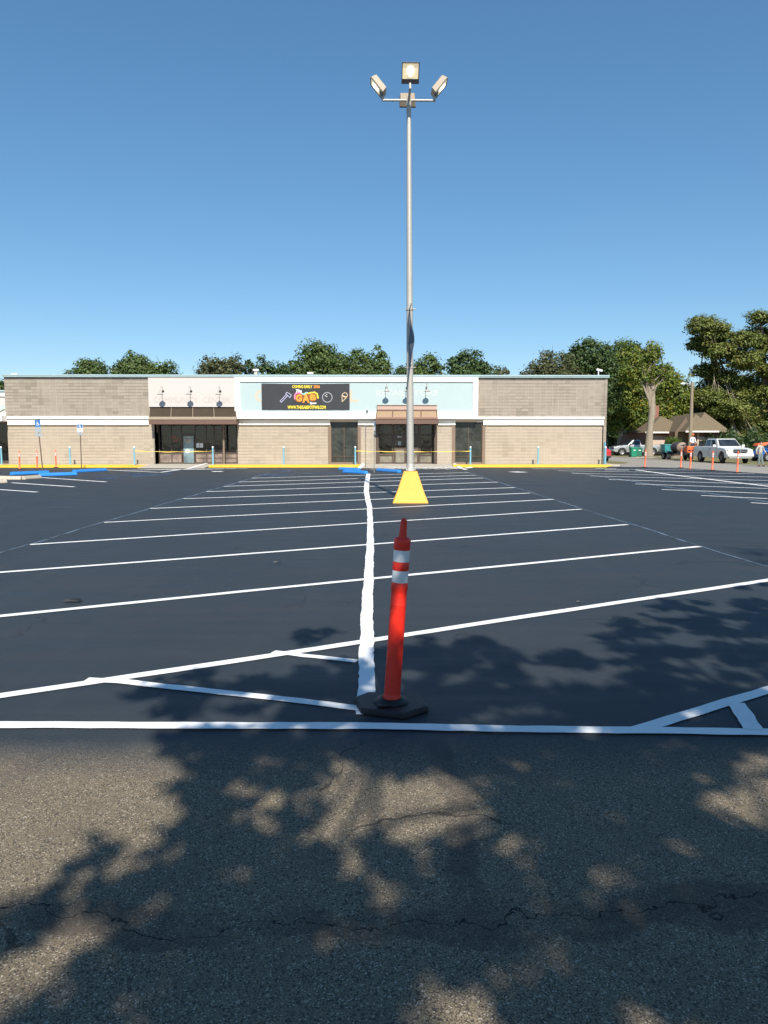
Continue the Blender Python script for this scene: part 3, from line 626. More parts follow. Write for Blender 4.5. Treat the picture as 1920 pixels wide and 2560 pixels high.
for a, b in ((986, 1013.5), (1018, 1045.5)):
    m = M(); m.box(sx(a), sx(b), YS-.08, YS-.04, ZB+.02, sz(1086)); d = part(m, 'door', 'bronze')
    m = M(); m.box(sx(a+3), sx(b-3), YS-.09, YS-.081, sz(1156), sz(1124)); part(m, 'lower_glass', 'low_pane_grey', d)
    m = M(); m.box(sx(a+2), sx(b-2), YS-.09, YS-.081, sz(1119), sz(1101)); part(m, 'upper_glass', 'glass', d)
    if a < 1000:
        m = M(); text(m, '101-J', 10/37, 3.5/37, sx(998.5), sz(1092.3), YS-.084, bold=.04); part(m, 'door_number', 'b_white', d)
        m = M(); m.box(sx(994.5), sx(1002.5), YS-.096, YS-.092, sz(1113.5), sz(1103)); part(m, 'door_notice', 'sign_grey', d)
        m = M(); m.lathe([(0, 0), (.035, 0), (.035, .03), (0, .03)], 10, (sx(988.5), sz(1111), 0)); m.v = [(v[0], YS-.11+v[2], v[1]) for v in m.v]; part(m, 'door_knob', 'chrome', d)
# the two tall wrapped windows
for a, b, c in ((820, 902, 860), (1130, 1213, 1171.5)):
    tz = fz(1049)
    m = M(); m.box(fx(a), fx(a+7.5), YF-.05, YF+.3, ZB, fz(1063.2)); m.box(fx(b-7.5), fx(b), YF-.05, YF+.3, ZB, fz(1063.2)); m.box(fx(a+7.5), fx(b-7.5), YF+.02, YF+.3, ZB, ZB+.12)
    wd = part(m, 'window', 'jamb', label='tall window wrapped in dark plastic, '+('left' if a < 1000 else 'right')+' of the retail doors')
    m = M(); m.box(fx(a+7.5), fx(b-7.5), YF+.18, YF+.22, ZB+.12, tz+.05); part(m, 'wrapped_pane', 'wrap', wd)
    m = M(); m.box(fx(c)-.03, fx(c)+.03, YF+.12, YF+.178, ZB+.12, tz); m.box(fx(a+7.5), fx(b-7.5), YF+.125, YF+.176, fz(1142), fz(1140)); m.box(fx(a+7.5), fx(a+7.5)+.06, YF+.12, YF+.178, ZB+.12, tz); m.box(fx(b-7.5)-.06, fx(b-7.5), YF+.12, YF+.178, ZB+.12, tz)
    part(m, 'window_frame', 'bronze', wd)
m = M(); m.tube([(fx(1511), YF-.14, ZB), (fx(1511), YF-.14, fz(1105))], .06, 8); part(m, 'downpipe', 'blue_bollard')
m = M(); m.box(fx(606), fx(608.5), YF-.18, YF-.12, fz(1060), fz(1055)); part(m, 'junction_box', 'sign_grey')

# neighbour on the left
NB = (-31, 50, 0)
nb = thing('shop_building', NB, 'lower cream and white shop partly cut off at the left edge beside the block store', 'building')
xr = fx(18)-.02
m = M(); m.box(-48, xr-.3, YF+1.6, 75, 0, fz(990)); m.box(-48, xr, YF+.4, YF+1.6, fz(1040), fz(979)); m.build('wall', 'cream', nb, NB)
m = M(); m.box(-48, xr, YF+.3, YF+.398, fz(991), fz(979)); m.box(-48, fx(24), YF-.9, YF-.17, fz(1054), fz(1041)); m.box(-48, xr, YF-.17, YF+.6, fz(1052), fz(1043)); m.build('fascia', 'white_trim', nb, NB)
m = M(); m.box(-48, xr, YF+.2, YF+.6, fz(979)+.001, fz(975.5)); m.build('roof_edge', 'coping', nb, NB)
m = M(); m.box(-48, xr-.05, YF+1.4, YF+1.55, ZB+.2, fz(1054)-.1); m.build('window', 'glass', nb, NB)
m = M(); m.box(-48, xr-.05, YF+1.3, YF+1.58, ZB, ZB+.2); m.box(xr-1.6, xr-1.5, YF+1.3, YF+1.42, ZB, 2.8); m.build('window_frame', 'bronze', nb, NB)
m = M()
pts = [(xr-.1-.05*k, fz(1022-3*math.sin(k*.5))) for k in range(12)]
for k in range(11):
    a, b = pts[k], pts[k+1]; h = .16+.01*k
    m.hexa([(a[0], YF+.30, a[1]-.1), (b[0], YF+.30, b[1]-.1), (b[0], YF+.36, b[1]-.1), (a[0], YF+.36, a[1]-.1)], [(a[0], YF+.30, a[1]+h), (b[0], YF+.30, b[1]+h), (b[0], YF+.36, b[1]+h), (a[0], YF+.36, a[1]+h)])
m.build('sign_flourish', plain('mint_sign', (.42, .6, .47), .6), nb, NB)

# ------------------------------------------------------------------ things on the facade
def make_goose(loc):
    r = thing('gooseneck_lamp', loc, '', 'lamp', 'gooseneck lamps on the facade')
    m = M(); m.lathe([(0, 0), (.075, 0), (.075, .03), (.04, .05), (0, .05)], 12); m.v = [(v[0], -v[2], v[1]) for v in m.v]; m.build('wall_plate', 'black', r)
    m = M(); pts = [(0, -.03, 0)]+[(0, -.34-.30*math.cos(R(180-k*18)), .02+.26*math.sin(R(180-k*18))) for k in range(11)]+[(0, -.64, -.06)]
    m.tube(pts, .016, 6); m.build('arm', 'galv', r)
    m = M(); m.lathe([(0, 0), (.04, 0), (.05, -.07), (.09, -.12), (.20, -.20), (.205, -.22), (.19, -.205), (.08, -.12), (0, -.1)], 20, (0, -.64, -.04)); m.build('lamp_shade', 'galv', r)
    return r
goose = None
gl_labels = ['gooseneck lamp over the C and O of COMMUNITY, leftmost of all', 'gooseneck lamp over the end of the word COMMUNITY, middle one above the dark awning', 'gooseneck lamp over the word CENTER on the cream panel',
             'gooseneck lamp over the start of RETAIL on the blue panel', 'gooseneck lamp on the blue panel half hidden behind the light pole', 'gooseneck lamp over the end of STORE on the blue panel, rightmost of all']
for i, px in enumerate((413.5, 483, 555, 966, 1016, 1065)):
    y = YF-.22 if i < 3 else YF-.34
    loc = (fx(px), y, fz(979 if i < 3 else 971))
    if goose is None: goose = make_goose(loc); g = goose
    else: g = copy_tree(goose); g.location = loc
    g['label'] = gl_labels[i]
# banner
bx0, bx1, bz0, bz1 = fx(658), fx(875), fz(1025), fz(960); BY = YF-.40
bl = ((bx0+bx1)/2, BY, bz0)
bn = thing('banner', bl, 'black vinyl banner with neon icons and yellow lettering hung over the blue sign panel', 'banner')
m = M(); nx, nz = 60, 16; vs = []
for j in range(nz+1):
    for i in range(nx+1):
        u, v = i/nx, j/nz
        cor = max(0, 1-u*5)*max(0, (v-.75)*4)+max(0, (u-.85)*5)*max(0, (v-.8)*3)
        vs.append((bx0+(bx1-bx0)*u, BY+.012*math.sin(30*(u-v*.6))*cor+.004*math.sin(u*40), bz0+(bz1-bz0)*v-(.03*math.sin(u*math.pi) if j == nz else 0)))
m.add(vs, [(j*(nx+1)+i, j*(nx+1)+i+1, (j+1)*(nx+1)+i+1, (j+1)*(nx+1)+i) for j in range(nz) for i in range(nx)], 0, True); m.build('banner_sheet', 'banner', bn, bl)
YP = BY-.02
def bp_(px, py): return (fx(px, YP), fz(py, YP))
def btext(name, s, xa, xb, ya, yb, mat, bold=.03, dy=0., shear=0.):
    m = M(); a = bp_(xa, ya); b = bp_(xb, yb); text(m, s, b[0]-a[0], a[1]-b[1], (a[0]+b[0])/2, (a[1]+b[1])/2, YP-dy, bold=bold, shear=shear); return m.build(name, mat, bn, bl)
def outline(name, pts, wd, mat, dy=0., closed=True):
    m = M(); P = [bp_(*p) for p in pts]; n = len(P); rng_ = range(n if closed else n-1)
    for i in rng_:
        a = Vector(P[i]); b = Vector(P[(i+1) % n]); d = (b-a).normalized(); nn = Vector((-d.y, d.x))*wd/2; a = a-d*wd*.4; b = b+d*wd*.4
        m.add([(q.x, YP-dy-.0004*(i % 2), q.y) for q in (a+nn, a-nn, b-nn, b+nn)], [(0, 1, 2, 3)])
    return m.build(name, mat, bn, bl)
btext('banner_text', 'COMING EARLY', 732, 782, 963, 970.5, 'b_yellow'); btext('banner_year', '2026', 785, 801, 963, 970.5, 'b_orange')
btext('banner_web_address', 'WWW.THEGABSPOTPWB.COM', 720, 815, 1014, 1022.5, 'b_yellow')
circ = lambda cx, cy, r, n=24: [(cx+r*math.cos(2*math.pi*k/n), cy+r*math.sin(2*math.pi*k/n)) for k in range(n)]
outline('axe_handle_icon', [(701.5, 1003), (704.5, 1006), (720.5, 989.5), (717.5, 986.5)], .05, 'b_lilac'); outline('axe_head_icon', [(716, 984.5), (719, 981), (724, 983.5), (729.5, 987.5), (728.5, 991), (725.5, 994.5), (722.5, 990.5), (718.5, 987.5)], .05, 'b_lilac', .003)
outline('bowling_ball_icon', circ(819, 993.5, 12), .05, 'b_grey')
for q in ((814, 989.5), (817.5, 986.5), (817.5, 991.5)): outline('ball_hole', circ(q[0], q[1], .6, 8), .04, 'b_white')
outline('ice_cream_icon', [(855, 990), (857, 985), (862, 981.5), (867, 983), (869.5, 987.5), (867.5, 992.5), (862, 991), (857.5, 989)], .045, 'b_tan')
outline('cone_icon', [(855.5, 991), (856, 1004), (866.5, 994)], .045, 'b_tan', .002)
# logo letters
ov = M()
for cx, cy, rx, ry in ((748, 995, 10, 10.5), (765, 993, 11, 10), (784, 993.5, 10, 10)):
    ov.ngon([(bp_(cx+rx*math.cos(k*math.pi/9), cy)[0], YP-.001-.0006*(cx-748)/17, bp_(cx, cy+ry*math.sin(k*math.pi/9))[1]) for k in range(18)][::-1])
ov.build('logo_backing', 'b_brown', bn, bl)
btext('logo_letter', 'G', 741, 756, 986, 1004, 'b_orange', .05, .005); btext('logo_letter', 'A', 757, 775, 984, 1007, 'b_orange', .05, .006); btext('logo_letter', 'B', 776, 791, 986, 1001, 'b_orange', .05, .007)
btext('logo_the', 'The', 741, 756, 973.5, 982, 'b_white', .05, .008, .2); btext('logo_spot', 'Spot', 775, 792, 1005, 1012, 'b_white', .05, .008, .2)
outline('logo_drip_pink', [(738, 997), (738, 989), (741, 984), (748, 981.5), (755, 984)], .09, 'b_pink', .009, False)
outline('logo_drip_teal', [(756, 984), (761, 986), (766, 982), (770, 982)], .08, 'b_teal', .010, False)
outline('logo_drip_yellow', [(772, 984), (778, 982), (788, 981), (794, 985), (796, 995)], .09, 'b_yellow', .011, False)
# small roof and wall things
def on_roof(name, px, py, Y, label, cat, fn):
    p = U(px, py, Y); o = fn(name, (p.x, Y, 5.6), p.z, label, cat); return o
def vent_box(name, loc, zt_, label, cat):
    r = thing(name, loc, label, cat); h = zt_-loc[2]
    m = M(); m.box(-.12, .12, -.12, .12, 0, h-.14); m.build('vent_stack', 'galv', r); m = M(); m.box(-.22, .22, -.2, .2, h-.14, h); m.build('vent_cap', 'white_cap', r, bevel=.03); return r
on_roof('roof_vent', 38.5, 934, 55, 'low white capped vent on the roof near the left corner', 'roof vent', vent_box)
on_roof('roof_vent', 640, 923, 58, 'white square vent on the roof in front of the trees left of centre', 'roof vent', vent_box)
on_roof('roof_vent', 776, 931, 56, 'small beige pipe vent on the roof above the banner', 'roof vent', vent_box)
p = U(1496, 938, YF+.2); cl_ = (p.x, YF+.2, p.z)
sc_ = thing('security_camera', cl_, 'white box security camera on a short post at the right end of the roof', 'security camera')
m = M(); m.tube([(0, 0, -.02), (0, 0, .27)], .035, 8); m.build('camera_post', 'white_cap', sc_)
m = M(); m.box(-.14, .26, -.07, .07, -.06, .07); m.xf(Matrix.Translation((0, 0, .34)) @ Matrix.Rotation(R(14), 4, 'Y')); m.build('camera_housing', 'white_cap', sc_, bevel=.02)
p = U(918, 1026, YF-.42); dm = thing('dome_camera', tuple(p), 'small dark dome camera on the white frame just left of the retail awning', 'security camera')
m = M(); m.box(-.05, .05, -.16, 0, .0, .05); m.build('camera_bracket', 'white_cap', dm, bevel=.01)
m = M(); m.lathe([(0, -.11), (.04, -.10), (.065, -.06), (.07, 0), (0, 0)], 12, (0, -.12, 0)); m.build('camera_dome', 'black', dm)

# ------------------------------------------------------------------ bollards and tape
def make_bollard(loc):
    r = thing('bollard', loc, '', 'bollard', 'blue bollards along the storefront')
    m = M(); m.lathe([(.06, 0), (.055, .02), (.055, 1.08)], 14); m.build('post', 'blue_bollard', r)
    m = M(); m.lathe([(.058, 1.08), (.06, 1.12), (.05, 1.16), (.02, 1.18), (0, 1.182)], 14); m.build('cap', 'white_cap', r); return r
bol = None
for px, lab in ((173.5, 'pale blue bollard on the yellow kerb between the two left access signs'), (334.5, 'pale blue bollard at the end of the left yellow kerb, holding tape'),
                (531.5, 'blue bollard before the community center window, right end of its tape'), (709, 'pale blue bollard against the block wall below the banner'),
                (888, 'blue bollard in front of the left wrapped window'), (1176.5, 'blue bollard in front of the right wrapped window holding the tape end'),
                (1346, 'pale blue bollard against the right block wall'), (1514.5, 'blue bollard at the right corner of the store'), (1.5, 'blue bollard at the far left edge of the photo by the neighbouring shop')):
    loc = (ux(px, 48.0), 48.0, ZB)
    if bol is None: bol = make_bollard(loc); b = bol
    else: b = copy_tree(bol); b.location = loc
    b['label'] = lab
def tape(px0, px1, lab):
    a = ux(px0, 47.94); b = ux(px1, 47.94); n = max(8, int((b-a)/.25)); vs = []
    for i in range(n+1):
        t = i/n; x = a+(b-a)*t; z = 1.02-.05*math.sin(math.pi*t)+.012*math.sin(i*1.3); h = .022*(.75+.4*math.sin(i*.9))
        vs += [(x, 47.93+.01*math.sin(i*.8), z-h), (x, 47.93, z+h), (x, 47.936+.01*math.sin(i*.8), z-h), (x, 47.936, z+h)]
    m = M(); m.add(vs, [(4*i, 4*i+4, 4*i+5, 4*i+1) for i in range(n)]+[(4*i+2, 4*i+3, 4*i+7, 4*i+6) for i in range(n)], 0, True)
    o = m.build('caution_tape', 'tape', None, (a, 47.93, 1.0)); tag(o, lab, 'tape', 'yellow tapes between bollards')
tape(334.5, 531.5, 'yellow tape stretched across the community center entrance'); tape(888, 1176.5, 'yellow tape stretched across the retail entrance behind the light pole')

# ------------------------------------------------------------------ wheel stops
def wheel_stop(px0, py0, px1, py1, mat, lab, grp):
    a = G(px0, py0); b = G(px1, py1); d = (b-a); L = d.length; ang = math.atan2(d.y, d.x); c = (a+b)/2
    m = M(); h = L/2
    prof = [(-.12, 0), (-.12, .05), (-.07, .155), (.07, .155), (.12, .05), (.12, 0)]
    m.hexa([(-h, y, z) for y, z in prof], [(h, y, z) for y, z in prof])
    o = m.build('wheel_stop', mat, None, (0, 0, 0), bevel=.015); o.location = (c.x, c.y, .002); o.rotation_euler = (0, 0, ang)
    tag(o, lab, 'wheel stop', grp)
wb = 'blue painted wheel stops'
wheel_stop(28, 1188, 120, 1184, 'blue_stop', 'bright blue wheel stop, leftmost, behind the left access sign post', wb)
wheel_stop(97, 1191, 191, 1188, 'blue_stop', 'bright blue wheel stop nearest the camera in the left trio', wb)
wheel_stop(184, 1182, 264, 1177.5, 'blue_stop', 'bright blue wheel stop at the right end of the left trio', wb)
wheel_stop(850, 1174.5, 898, 1177, 'blue_stop', 'bright blue wheel stop by the yellow kerb end, rear of the central pair', wb)
wheel_stop(861, 1181.5, 916, 1185, 'blue_stop', 'bright blue wheel stop at the head of the central white line', wb)
wheel_stop(945, 1177.5, 999, 1182, 'blue_stop', 'bright blue wheel stop just left of the yellow pole base', wb)
wheel_stop(-60, 1199, 55, 1199.5, 'concrete_stop', 'bare concrete wheel stop cut by the left edge of the photo, rear one', 'bare concrete wheel stops')
wheel_stop(57, 1199.5, 99, 1196.5, 'concrete_stop', 'bare concrete wheel stop touching the blue ones', 'bare concrete wheel stops')
wheel_stop(-90, 1212, 15, 1207.5, 'concrete_stop', 'bare concrete wheel stop nearest the camera at the left edge', 'bare concrete wheel stops')

# ------------------------------------------------------------------ signs
def access_sign(px, py, h, lab, rot, lean, postmat, style):
    p = G(px, py); r = thing('access_sign', (p.x, p.y, 0), lab, 'parking sign', 'access parking signs', (0, R(lean), rot))
    m = M(); m.box(-.028, .028, -.015, .015, 0, h-.05); m.build('post', postmat, r, bevel=.006)
    m = M(); z = h; w_ = .155
    if style == 0:
        m.box(-w_+.01, w_-.01, -.026, -.018, z-.40, z); pl = m.build('panel', 'sign_blue', r, bevel=.003)
        m = M(); m.box(-w_, w_, -.030, -.0265, z-.66, z-.36); m.build('grey_panel', 'sign_grey', r)
        m = M(); m.box(-w_-.02, w_+.02, -.034, -.018, z-.86, z-.70); m.build('lower_plate', 'sign_grey', r)
    else:
        m.box(-w_-.02, w_+.02, -.026, -.018, z-.50, z); pl = m.build('panel', 'sign_white', r, bevel=.003)
        m = M(); m.box(-w_, w_, -.030, -.0265, z-.26, z-.02); m.build('blue_field', 'sign_blue', r)
        m = M(); m.box(-w_-.02, w_+.02, -.034, -.018, z-.68, z-.54); m.build('lower_plate', 'sign_grey', r)
    m = M(); s = .20
    for q in wheelchair(lambda u, v: (-s/2+u*s, -.0325 if style else -.0285, z-.245+v*s-(0 if style else .04)), .13): m.ngon(q)
    m.build('wheelchair_symbol', 'b_white', r)
    return r
access_sign(107.5, 1180.5, 2.76, 'leaning access parking sign with faded grey lower panel on a thin dark post, leftmost', R(4), -3.6, 'rust_post', 0)
access_sign(204, 1170, 2.70, 'access parking sign with blue and white panel on a straight brown post, second from left', R(4), 0, 'rust_post', 1)
access_sign(914, 1175, 2.62, 'thin brown post with its access sign edge-on, left of the two central sign posts', R(88), .5, 'rust_post', 1)
access_sign(935.5, 1182.5, 2.66, 'green grey post with its access sign turned away, right of the two central sign posts', R(76), 0, 'green_post', 1)

# ------------------------------------------------------------------ light pole
pl_ = (1.02, 19.80, 0); PT = R(-.42)
lp = thing('light_pole', pl_, 'tall galvanised parking lot light pole on a tapered yellow concrete base with four floodlights', 'light pole')
m = M()
def ringp(h, z, jag=0): return [(-h, -h, z), (h, -h, z), (h, h, z), (-h, h, z)]
base = M(); lv = [(.470, 0), (.462, .03), (.35, .31), (.20, .76), (.185, .815), (.17, .825)]
for (h0, z0_), (h1, z1_) in zip(lv[:-1], lv[1:]):
    A_, B_ = ringp(h0, z0_), ringp(h1, z1_); base.add(A_+B_, [(i, (i+1) % 4, 4+(i+1) % 4, 4+i) for i in range(4)])
base.ngon(ringp(.17, .825)); ob = base.build('concrete_base', 'yellow_block', lp, bevel=.02); ob.rotation_euler = (0, 0, R(-2.5))
m = M(); m.lathe([(0, .826), (.14, .826), (.14, .85), (.115, .87), (.112, .97), (.106, 1.0), (.100, 1.01)], 20); m.build('base_flange', 'galv', lp)
for sx_ in (-.115, .115):
    for sy_ in (-.115, .115): m = M(); m.lathe([(0, .826), (.014, .826), (.014, .90), (0, .90)], 6, (sx_, sy_, 0)); m.build('anchor_bolt', 'galv', lp)
H = 10.31
def axis(z): return Vector((math.tan(PT)*z, 0, z))
m = M(); m.tube([axis(z) for z in (.99, 3, 5, 7.5, H)], [.098, .091, .083, .069, .056], 20); m.build('pole', 'galv', lp)
ct = axis(H-.02)
m = M(); m.lathe([(0, .1), (.05, .08), (.066, .02), (.066, -.12), (.06, -.14)], 14, tuple(ct)); m.build('pole_cap', 'galv', lp)
for k, (dx, dy) in enumerate(((-1, 0), (1, 0), (0, -1), (0, 1))):
    e = ct+Vector((dx, dy, 0))*.66
    m = M(); m.tube([ct+Vector((dx, dy, 0))*.05, e], .03, 10); m.build('cross_arm', 'galv', lp)
    # floodlight: local frame, lens faces -Y and down
    fl = M(); hw, hl, dp = .215, .235, .15
    fl.hexa([(-hw, 0, -hl), (hw, 0, -hl), (hw, 0, hl), (-hw, 0, hl)][::-1], [(-hw*.88, dp, -hl*.86), (hw*.88, dp, -hl*.86), (hw*.88, dp, hl*.86), (-hw*.88, dp, hl*.86)][::-1])
    rt = Matrix.Translation(e+Vector((dx*.11, dy*.08, .33))) @ Matrix.Rotation(math.atan2(dx, -dy), 4, 'Z') @ Matrix.Rotation(R(40), 4, 'X') @ Matrix.Translation((0, -.06, 0))
    hd = fl.xf(rt).build('floodlight', 'beige', lp, bevel=.012)
    g_ = M(); g_.box(-hw, -hw+.02, -.02, -.001, -hl, hl); g_.box(hw-.02, hw, -.02, -.001, -hl, hl); g_.box(-hw+.02, hw-.02, -.02, -.001, hl-.02, hl); g_.box(-hw+.02, hw-.02, -.02, -.001, -hl, -hl+.11)
    g_.xf(rt).build('lens_frame', 'navy', hd)
    g_ = M(); g_.box(-hw+.02, hw-.02, -.006, -.002, -hl+.11, hl-.02); g_.xf(rt).build('lens', 'lamp_glass', hd)
    g_ = M(); g_.lathe([(0, -.10), (.03, -.09), (.075, -.02), (.085, .05), (.05, .12), (0, .14)], 12, (0, -.0, .02), sy=.35); g_.xf(rt @ Matrix.Translation((0, -.012, 0))).build('bulb', 'bulb', hd)
    g_ = M(); kn = rt @ Vector((0, .10, -hl*.8)); g_.tube([e+Vector((0, 0, -.02)), e+Vector((0, 0, .07)), e.lerp(kn, .6)+Vector((0, 0, .04)), kn], [.034, .034, .028, .028], 8); g_.build('knuckle', 'galv', hd)
for z, nm_ in ((5.06, 'upper'), (3.55, 'lower')):
    a = axis(z); m = M(); m.tube([a+Vector((0, -.08, 0)), a+Vector((.0, -.86, .01))], .011, 6); m.tube([a+Vector((-.12, -.02, 0)), a+Vector((.16, -.03, .01))], .012, 6)
    m.lathe([(.10, -.025), (.101, .025)], 18, (a.x, a.y, z)); m.build('banner_bracket', 'galv', lp)
m = M(); nv, nu = 24, 10; vs = []
for j in range(nv+1):
    v = j/nv
    for i in range(nu+1):
        u = i/nu; wv = math.sin(math.pi*v)
        a = axis(3.55+1.5*v)
        vs.append((a.x-.02+.10*math.sin(u*2.2+v*2.6-1.2)*wv*(.25+u*.75)+.02*math.sin(v*11+u*3)*wv, -.11-.62*u*(1-.10*wv), a.z))
m.add(vs, [(j*(nu+1)+i, j*(nu+1)+i+1, (j+1)*(nu+1)+i+1, (j+1)*(nu+1)+i) for j in range(nv) for i in range(nu)], 0, True)
fl_ = m.build('pole_flag', 'cloth', None, (0, 0, 0)); fl_.location = pl_; so_ = fl_.modifiers.new('thick', 'SOLIDIFY'); so_.thickness = .004
tag(fl_, 'narrow grey flag seen edge-on between two brackets on the light pole', 'flag')

# ------------------------------------------------------------------ near delineator post
bp0 = G(978, 1752, .045); root = thing('delineator_post', (bp0.x, bp0.y, 0), 'tall red delineator post with two white bands on a black rubber base in the foreground', 'delineator')
hexpx = [(887, 1742), (921, 1729), (1044, 1730.5), (1070, 1764), (1009, 1783), (904, 1770)]
top_ = [G(x, y, .042)-Vector((bp0.x, bp0.y, 0)) for x, y in hexpx][::-1]
c0 = sum(top_, Vector())/6
bot = [Vector(((p-c0).x*1.025+c0.x, (p-c0).y*1.025+c0.y, .001)) for p in top_]; mid_ = [Vector(((p-c0).x*1.02+c0.x, (p-c0).y*1.02+c0.y, .022)) for p in top_]
m = M(); m.add(bot+mid_+top_, [(i, (i+1) % 6, 6+(i+1) % 6, 6+i) for i in range(6)]+[(6+i, 6+(i+1) % 6, 12+(i+1) % 6, 12+i) for i in range(6)]+[tuple(range(6))[::-1], tuple(range(12, 18))])
bs_ = m.build('rubber_base', 'black_rubber', root, bevel=.008)
m = M(); m.lathe([(.105, .046), (.10, .054), (.072, .058), (.066, .068), (.056, .068), (.05, .05)], 32); m.build('base_ring', 'black_rubber', bs_)
m = M(); m.box(-.045, .045, -.012, .012, .046, .058); m.xf(Matrix.Translation((-.04, -.10, 0))).build('base_slot', 'black_rubber', bs_, bevel=.004)
LN = Matrix.Rotation(R(3.7), 4, 'Y')
def dl(prof, name, mat, par=root):
    m = M(); m.lathe([(r, z+.05) for r, z in prof], 40); m.xf(LN); return m.build(name, mat, par)
dl([(0, 0), (.052, 0), (.0535, .004), (.0535, .03), (.0505, .036), (.0495, .05), (.0485, .30), (.0478, .585), (.0484, .588), (.0476, .592), (.0470, .66), (.0485, .672), (.0508, .682), (.0512, .70), (.0495, .712), (.0480, .718),
    (.0478, .722), (.0478, .796), (.0486, .80), (.0497, .806), (.0497, .842), (.048, .846), (.048, .918), (.0492, .923), (.0492, .955), (.0502, .962), (.0498, .975), (.044, .988), (.028, .996), (0, 1.0)], 'shaft', 'orange')
for z0_, z1_ in ((.724, .795), (.848, .917)): dl([(.0483, z0_), (.0486, z0_+.002), (.0486, z1_-.002), (.0483, z1_)], 'reflective_band', 'reflective')
m = M(); n = 20; loop = [(0, .026*math.cos(t), 1.03+.0) for t in (0,)]
P = [Vector((0, -.026, .985)), Vector((0, -.026, 1.04)), Vector((0, -.025, 1.09))]+[Vector((0, .025*math.cos(math.pi-k*math.pi/8), 1.095+.025*math.sin(k*math.pi/8))) for k in range(1, 8)]+[Vector((0, .025, 1.09)), Vector((0, .026, 1.04)), Vector((0, .026, .985))]
m.tube([Vector((p.x, p.y*.85, p.z+.05-max(0, p.z-.985)*.18)) for p in P], [.018, .0145]+[.013]*(len(P)-4)+[.0145, .018], 12); m.xf(LN @ Matrix.Rotation(R(-22), 4, 'Z')).build('handle', 'orange', root)
# ------------------------------------------------------------------ far delineators
def make_del(loc):
    r = thing('delineator_post', loc, '', 'delineator', 'far orange delineator posts')
    m = M(); m.lathe([(.19, 0), (.19, .02), (.10, .035), (.06, .045)], 8, smooth=False); m.build('rubber_base', 'black_rubber', r)
    m = M(); m.lathe([(.055, .03), (.055, .07), (.05, .075), (.048, .70), (.053, .72), (.047, .74), (.047, 1.0), (.03, 1.03), (0, 1.035)], 12); m.build('shaft', 'orange_far', r)
    for a, b in ((.76, .83), (.88, .95)):
        m = M(); m.lathe([(.049, a), (.050, a+.003), (.050, b-.003), (.049, b)], 12); m.build('reflective_band', 'reflective', r)
    m = M(); m.tube([(0, -.02, 1.02), (0, -.022, 1.11), (0, 0, 1.14), (0, .022, 1.11), (0, .02, 1.02)], .013, 6); m.build('handle', 'orange_far', r)
    return r
dp0 = None
for px, py, lean, lab in ((49, 1173.5, 1.5, 'orange delineator by the left kerb, leftmost of the left three'), (93.5, 1172, .5, 'orange delineator by the left kerb just left of the leaning sign'), (140.5, 1169, -.5, 'orange delineator by the left kerb between the two access signs'),
                       (1612, 1168.5, 2, 'orange delineator nearest the store at the street edge'), (1702, 1170, 0, 'orange delineator in front of the trailer tank, left of a close pair'), (1725.5, 1173.5, 0, 'orange delineator below the utility pole, right of a close pair'),
                       (1780.5, 1176, .8, 'orange delineator in front of the white pickup doors'), (1843, 1182, 2.2, 'orange delineator in front of the white pickup grille, rightmost')):
    p = G(px, py)
    if dp0 is None: dp0 = make_del(p); d = dp0
    else: d = copy_tree(dp0); d.location = p
    d.rotation_euler = (0, R(lean), random.random()); d['label'] = lab

# ------------------------------------------------------------------ vehicles (local frame: nose towards -Y, right side is -X side of image)
def wheel(parent, x, y, r=.40, wd=.26, side=-1, steer=0.):
    m = M(); pr = [(r*.62, -wd/2), (r*.93, -wd/2), (r, -wd*.35), (r, wd*.35), (r*.93, wd/2), (r*.62, wd/2)]
    mt = Matrix.Translation((x, y, r)) @ Matrix.Rotation(steer, 4, 'Z') @ Matrix.Rotation(R(90), 4, 'Y')
    m.lathe(pr, 24); m.xf(mt); t = m.build('wheel', 'tyre', parent)
    m = M(); s = 1 if side > 0 else -1
    m.lathe([(0, s*wd*.30), (r*.18, s*wd*.32), (r*.20, s*wd*.22), (r*.55, s*wd*.28), (r*.63, s*wd*.42), (r*.63, -s*wd*.3)], 24)
    for k in range(5):
        a = k*2*math.pi/5; m.hexa([(r*.15*math.cos(a-.5), r*.15*math.sin(a-.5), s*wd*.3), (r*.15*math.cos(a+.5), r*.15*math.sin(a+.5), s*wd*.3), (r*.6*math.cos(a+.13), r*.6*math.sin(a+.13), s*wd*.3), (r*.6*math.cos(a-.13), r*.6*math.sin(a-.13), s*wd*.3)],
                                  [(r*.15*math.cos(a-.5), r*.15*math.sin(a-.5), s*wd*.4), (r*.15*math.cos(a+.5), r*.15*math.sin(a+.5), s*wd*.4), (r*.6*math.cos(a+.13), r*.6*math.sin(a+.13), s*wd*.4), (r*.6*math.cos(a-.13), r*.6*math.sin(a-.13), s*wd*.4)])
    m.xf(mt); m.build('rim', 'rim', t); return t
def side_profile(pts, arches, r):
    """closed profile (y, z), the underside cut by wheel arches"""
    out = list(pts)
    low = []
    for cy, ra in arches:
        low += [(cy+ra*math.cos(math.pi-k*math.pi/10), r+ra*math.sin(k*math.pi/10)*1.0) for k in range(11)]
    return out, low
def shell(mb, prof, hw, tumble=0., z0=0, rnd=.0):
    n = len(prof); f = lambda z: hw-max(0, z-z0)*tumble
    mb.hexa([(-f(z), y, z) for y, z in prof], [(f(z), y, z) for y, z in prof])
